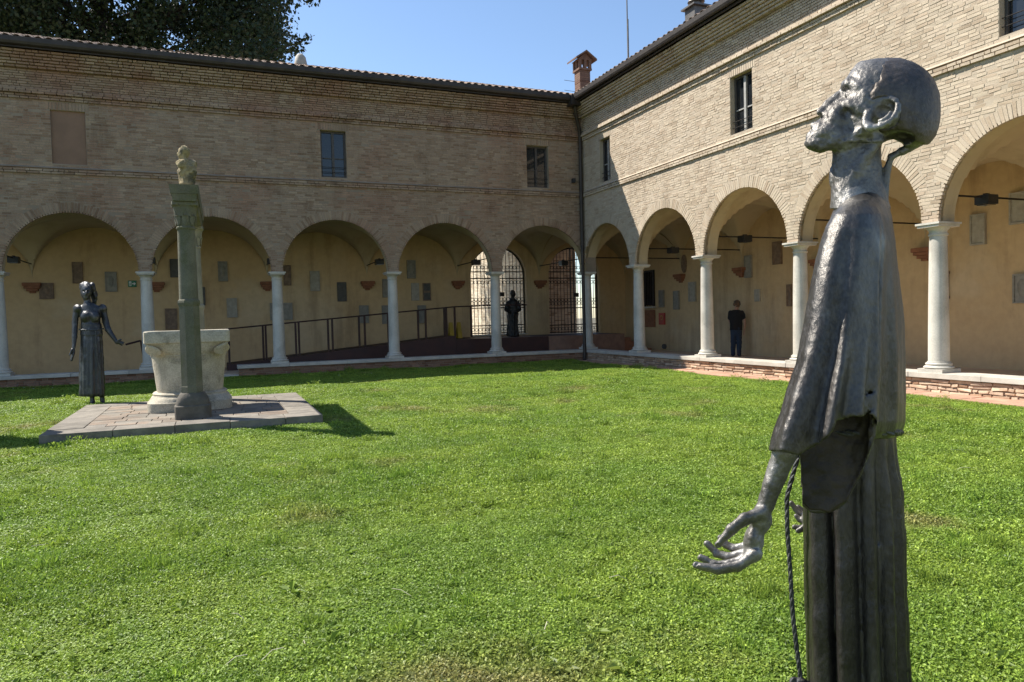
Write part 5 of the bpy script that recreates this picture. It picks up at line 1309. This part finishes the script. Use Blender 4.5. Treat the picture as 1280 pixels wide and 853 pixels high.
ng.links.new(gi.outputs[0], iop.inputs['Points']); ng.links.new(ci.outputs[0], iop.inputs['Instance']); iop.inputs['Pick Instance'].default_value = True
ng.links.new(ar.outputs['Attribute'], iop.inputs['Rotation']); ng.links.new(asn.outputs['Attribute'], iop.inputs['Scale']); ng.links.new(iop.outputs[0], go.inputs[0])
md = grass.modifiers.new('turf', 'NODES'); md.node_group = ng

# ------------------------------------------------------------------ small wild flowers and dry stems in the turf
mb = MB(); mf = MB()
for u, v in [(30, 492), (47, 494), (60, 493), (116, 488), (150, 487), (165, 489), (290, 482), (353, 478), (425, 479), (465, 474), (520, 470), (590, 466), (20, 498), (280, 486), (140, 491)]:
    p = on(u, v, 2, .12); z = float(lawn_z(p[0], p[1])); h = random.uniform(.14, .26); x, y = p[0] + random.uniform(-.1, .1), p[1]
    mb.tube([(x, y, z), (x + .01, y, z + h * .6), (x + .03, y, z + h)], .003, 5)
    for k in range(7):
        a = 2 * math.pi * k / 7; c = Vector((x + .03, y, z + h)); d = Vector((math.cos(a), math.sin(a), .35)) * .022; e = Vector((-math.sin(a), math.cos(a), 0)) * .009
        i = len(mf.v); mf.v += [tuple(c), tuple(c + d * .6 + e), tuple(c + d), tuple(c + d * .6 - e)]; mf.t += [.5] * 4; mf.f.append((i, i + 1, i + 2, i + 3)); mf.mi.append(0)
o = mb.build('wildflower_stems', 'leaf', None, kind='stuff', recalc=False); o['label'] = 'thin green stems of wild flowers in the lawn'
o = mf.build('wildflower_heads', 'flower', None, kind='stuff', recalc=False); o['label'] = 'small white wild flower heads in the shaded grass'
M['straw'] = mat('straw', (.50, .46, .33), (.40, .36, .25), rough=.8, bump=0)
mb = MB()
for i in range(18):
    u, v = random.uniform(0, 1280), random.uniform(500, 850); p = on(u, v, 2, .06); z = float(lawn_z(p[0], p[1])); l = random.uniform(.06, .2); a = random.uniform(0, 6.28); q = random.uniform(.1, .5)
    if PX0 - .1 < p[0] < PX1 + .1 and PY0 - .1 < p[1] < PY1 + .1: continue
    mb.tube([(p[0], p[1], z + .03), (p[0] + math.cos(a) * l * .5, p[1] + math.sin(a) * l * .5, z + .045 + l * q * .5), (p[0] + math.cos(a) * l, p[1] + math.sin(a) * l, z + .04 + l * q * .6)], .0017, 4)
o = mb.build('dry_stems', 'straw', None, kind='stuff', recalc=False); o['label'] = 'scattered pale dry stems lying in the lawn'
# broad-leaved weeds
mb = MB()
for i in range(260):
    u, v = random.uniform(-20, 1300), 470 + 400 * random.random() ** 1.3; p = on(u, v, 2, .06)
    if p[1] > -1 or p[0] > -1.1 or (PX0 - .2 < p[0] < PX1 + .2 and PY0 - .2 < p[1] < PY1 + .2): continue
    z = float(lawn_z(p[0], p[1])) + .012; n = random.randint(5, 9); a0 = random.uniform(0, 6.28); ln0 = random.uniform(.04, .095); tn = random.uniform(.1, .75)
    for k in range(n):
        a = a0 + 6.283 * k / n + random.uniform(-.2, .2); ln = ln0 * random.uniform(.7, 1.1); w = ln * random.uniform(.14, .22); d = Vector((math.cos(a), math.sin(a), 0)); e = Vector((-d.y, d.x, 0)); c = Vector((p[0], p[1], z))
        j = len(mb.v); up = random.uniform(.25, .8)
        mb.v += [tuple(c), tuple(c + d * ln * .5 + e * w + Vector((0, 0, ln * up * .6))), tuple(c + d * ln * .5 - e * w + Vector((0, 0, ln * up * .6))), tuple(c + d * ln + Vector((0, 0, ln * up * .55)))]; mb.t += [tn] * 4
        mb.f += [(j, j + 1, j + 3), (j, j + 3, j + 2)]; mb.mi += [0, 0]
o = mb.build('lawn_weeds', 'leaf', None, kind='stuff', recalc=False); o['label'] = 'low rosettes of broad-leaved weeds in the lawn'
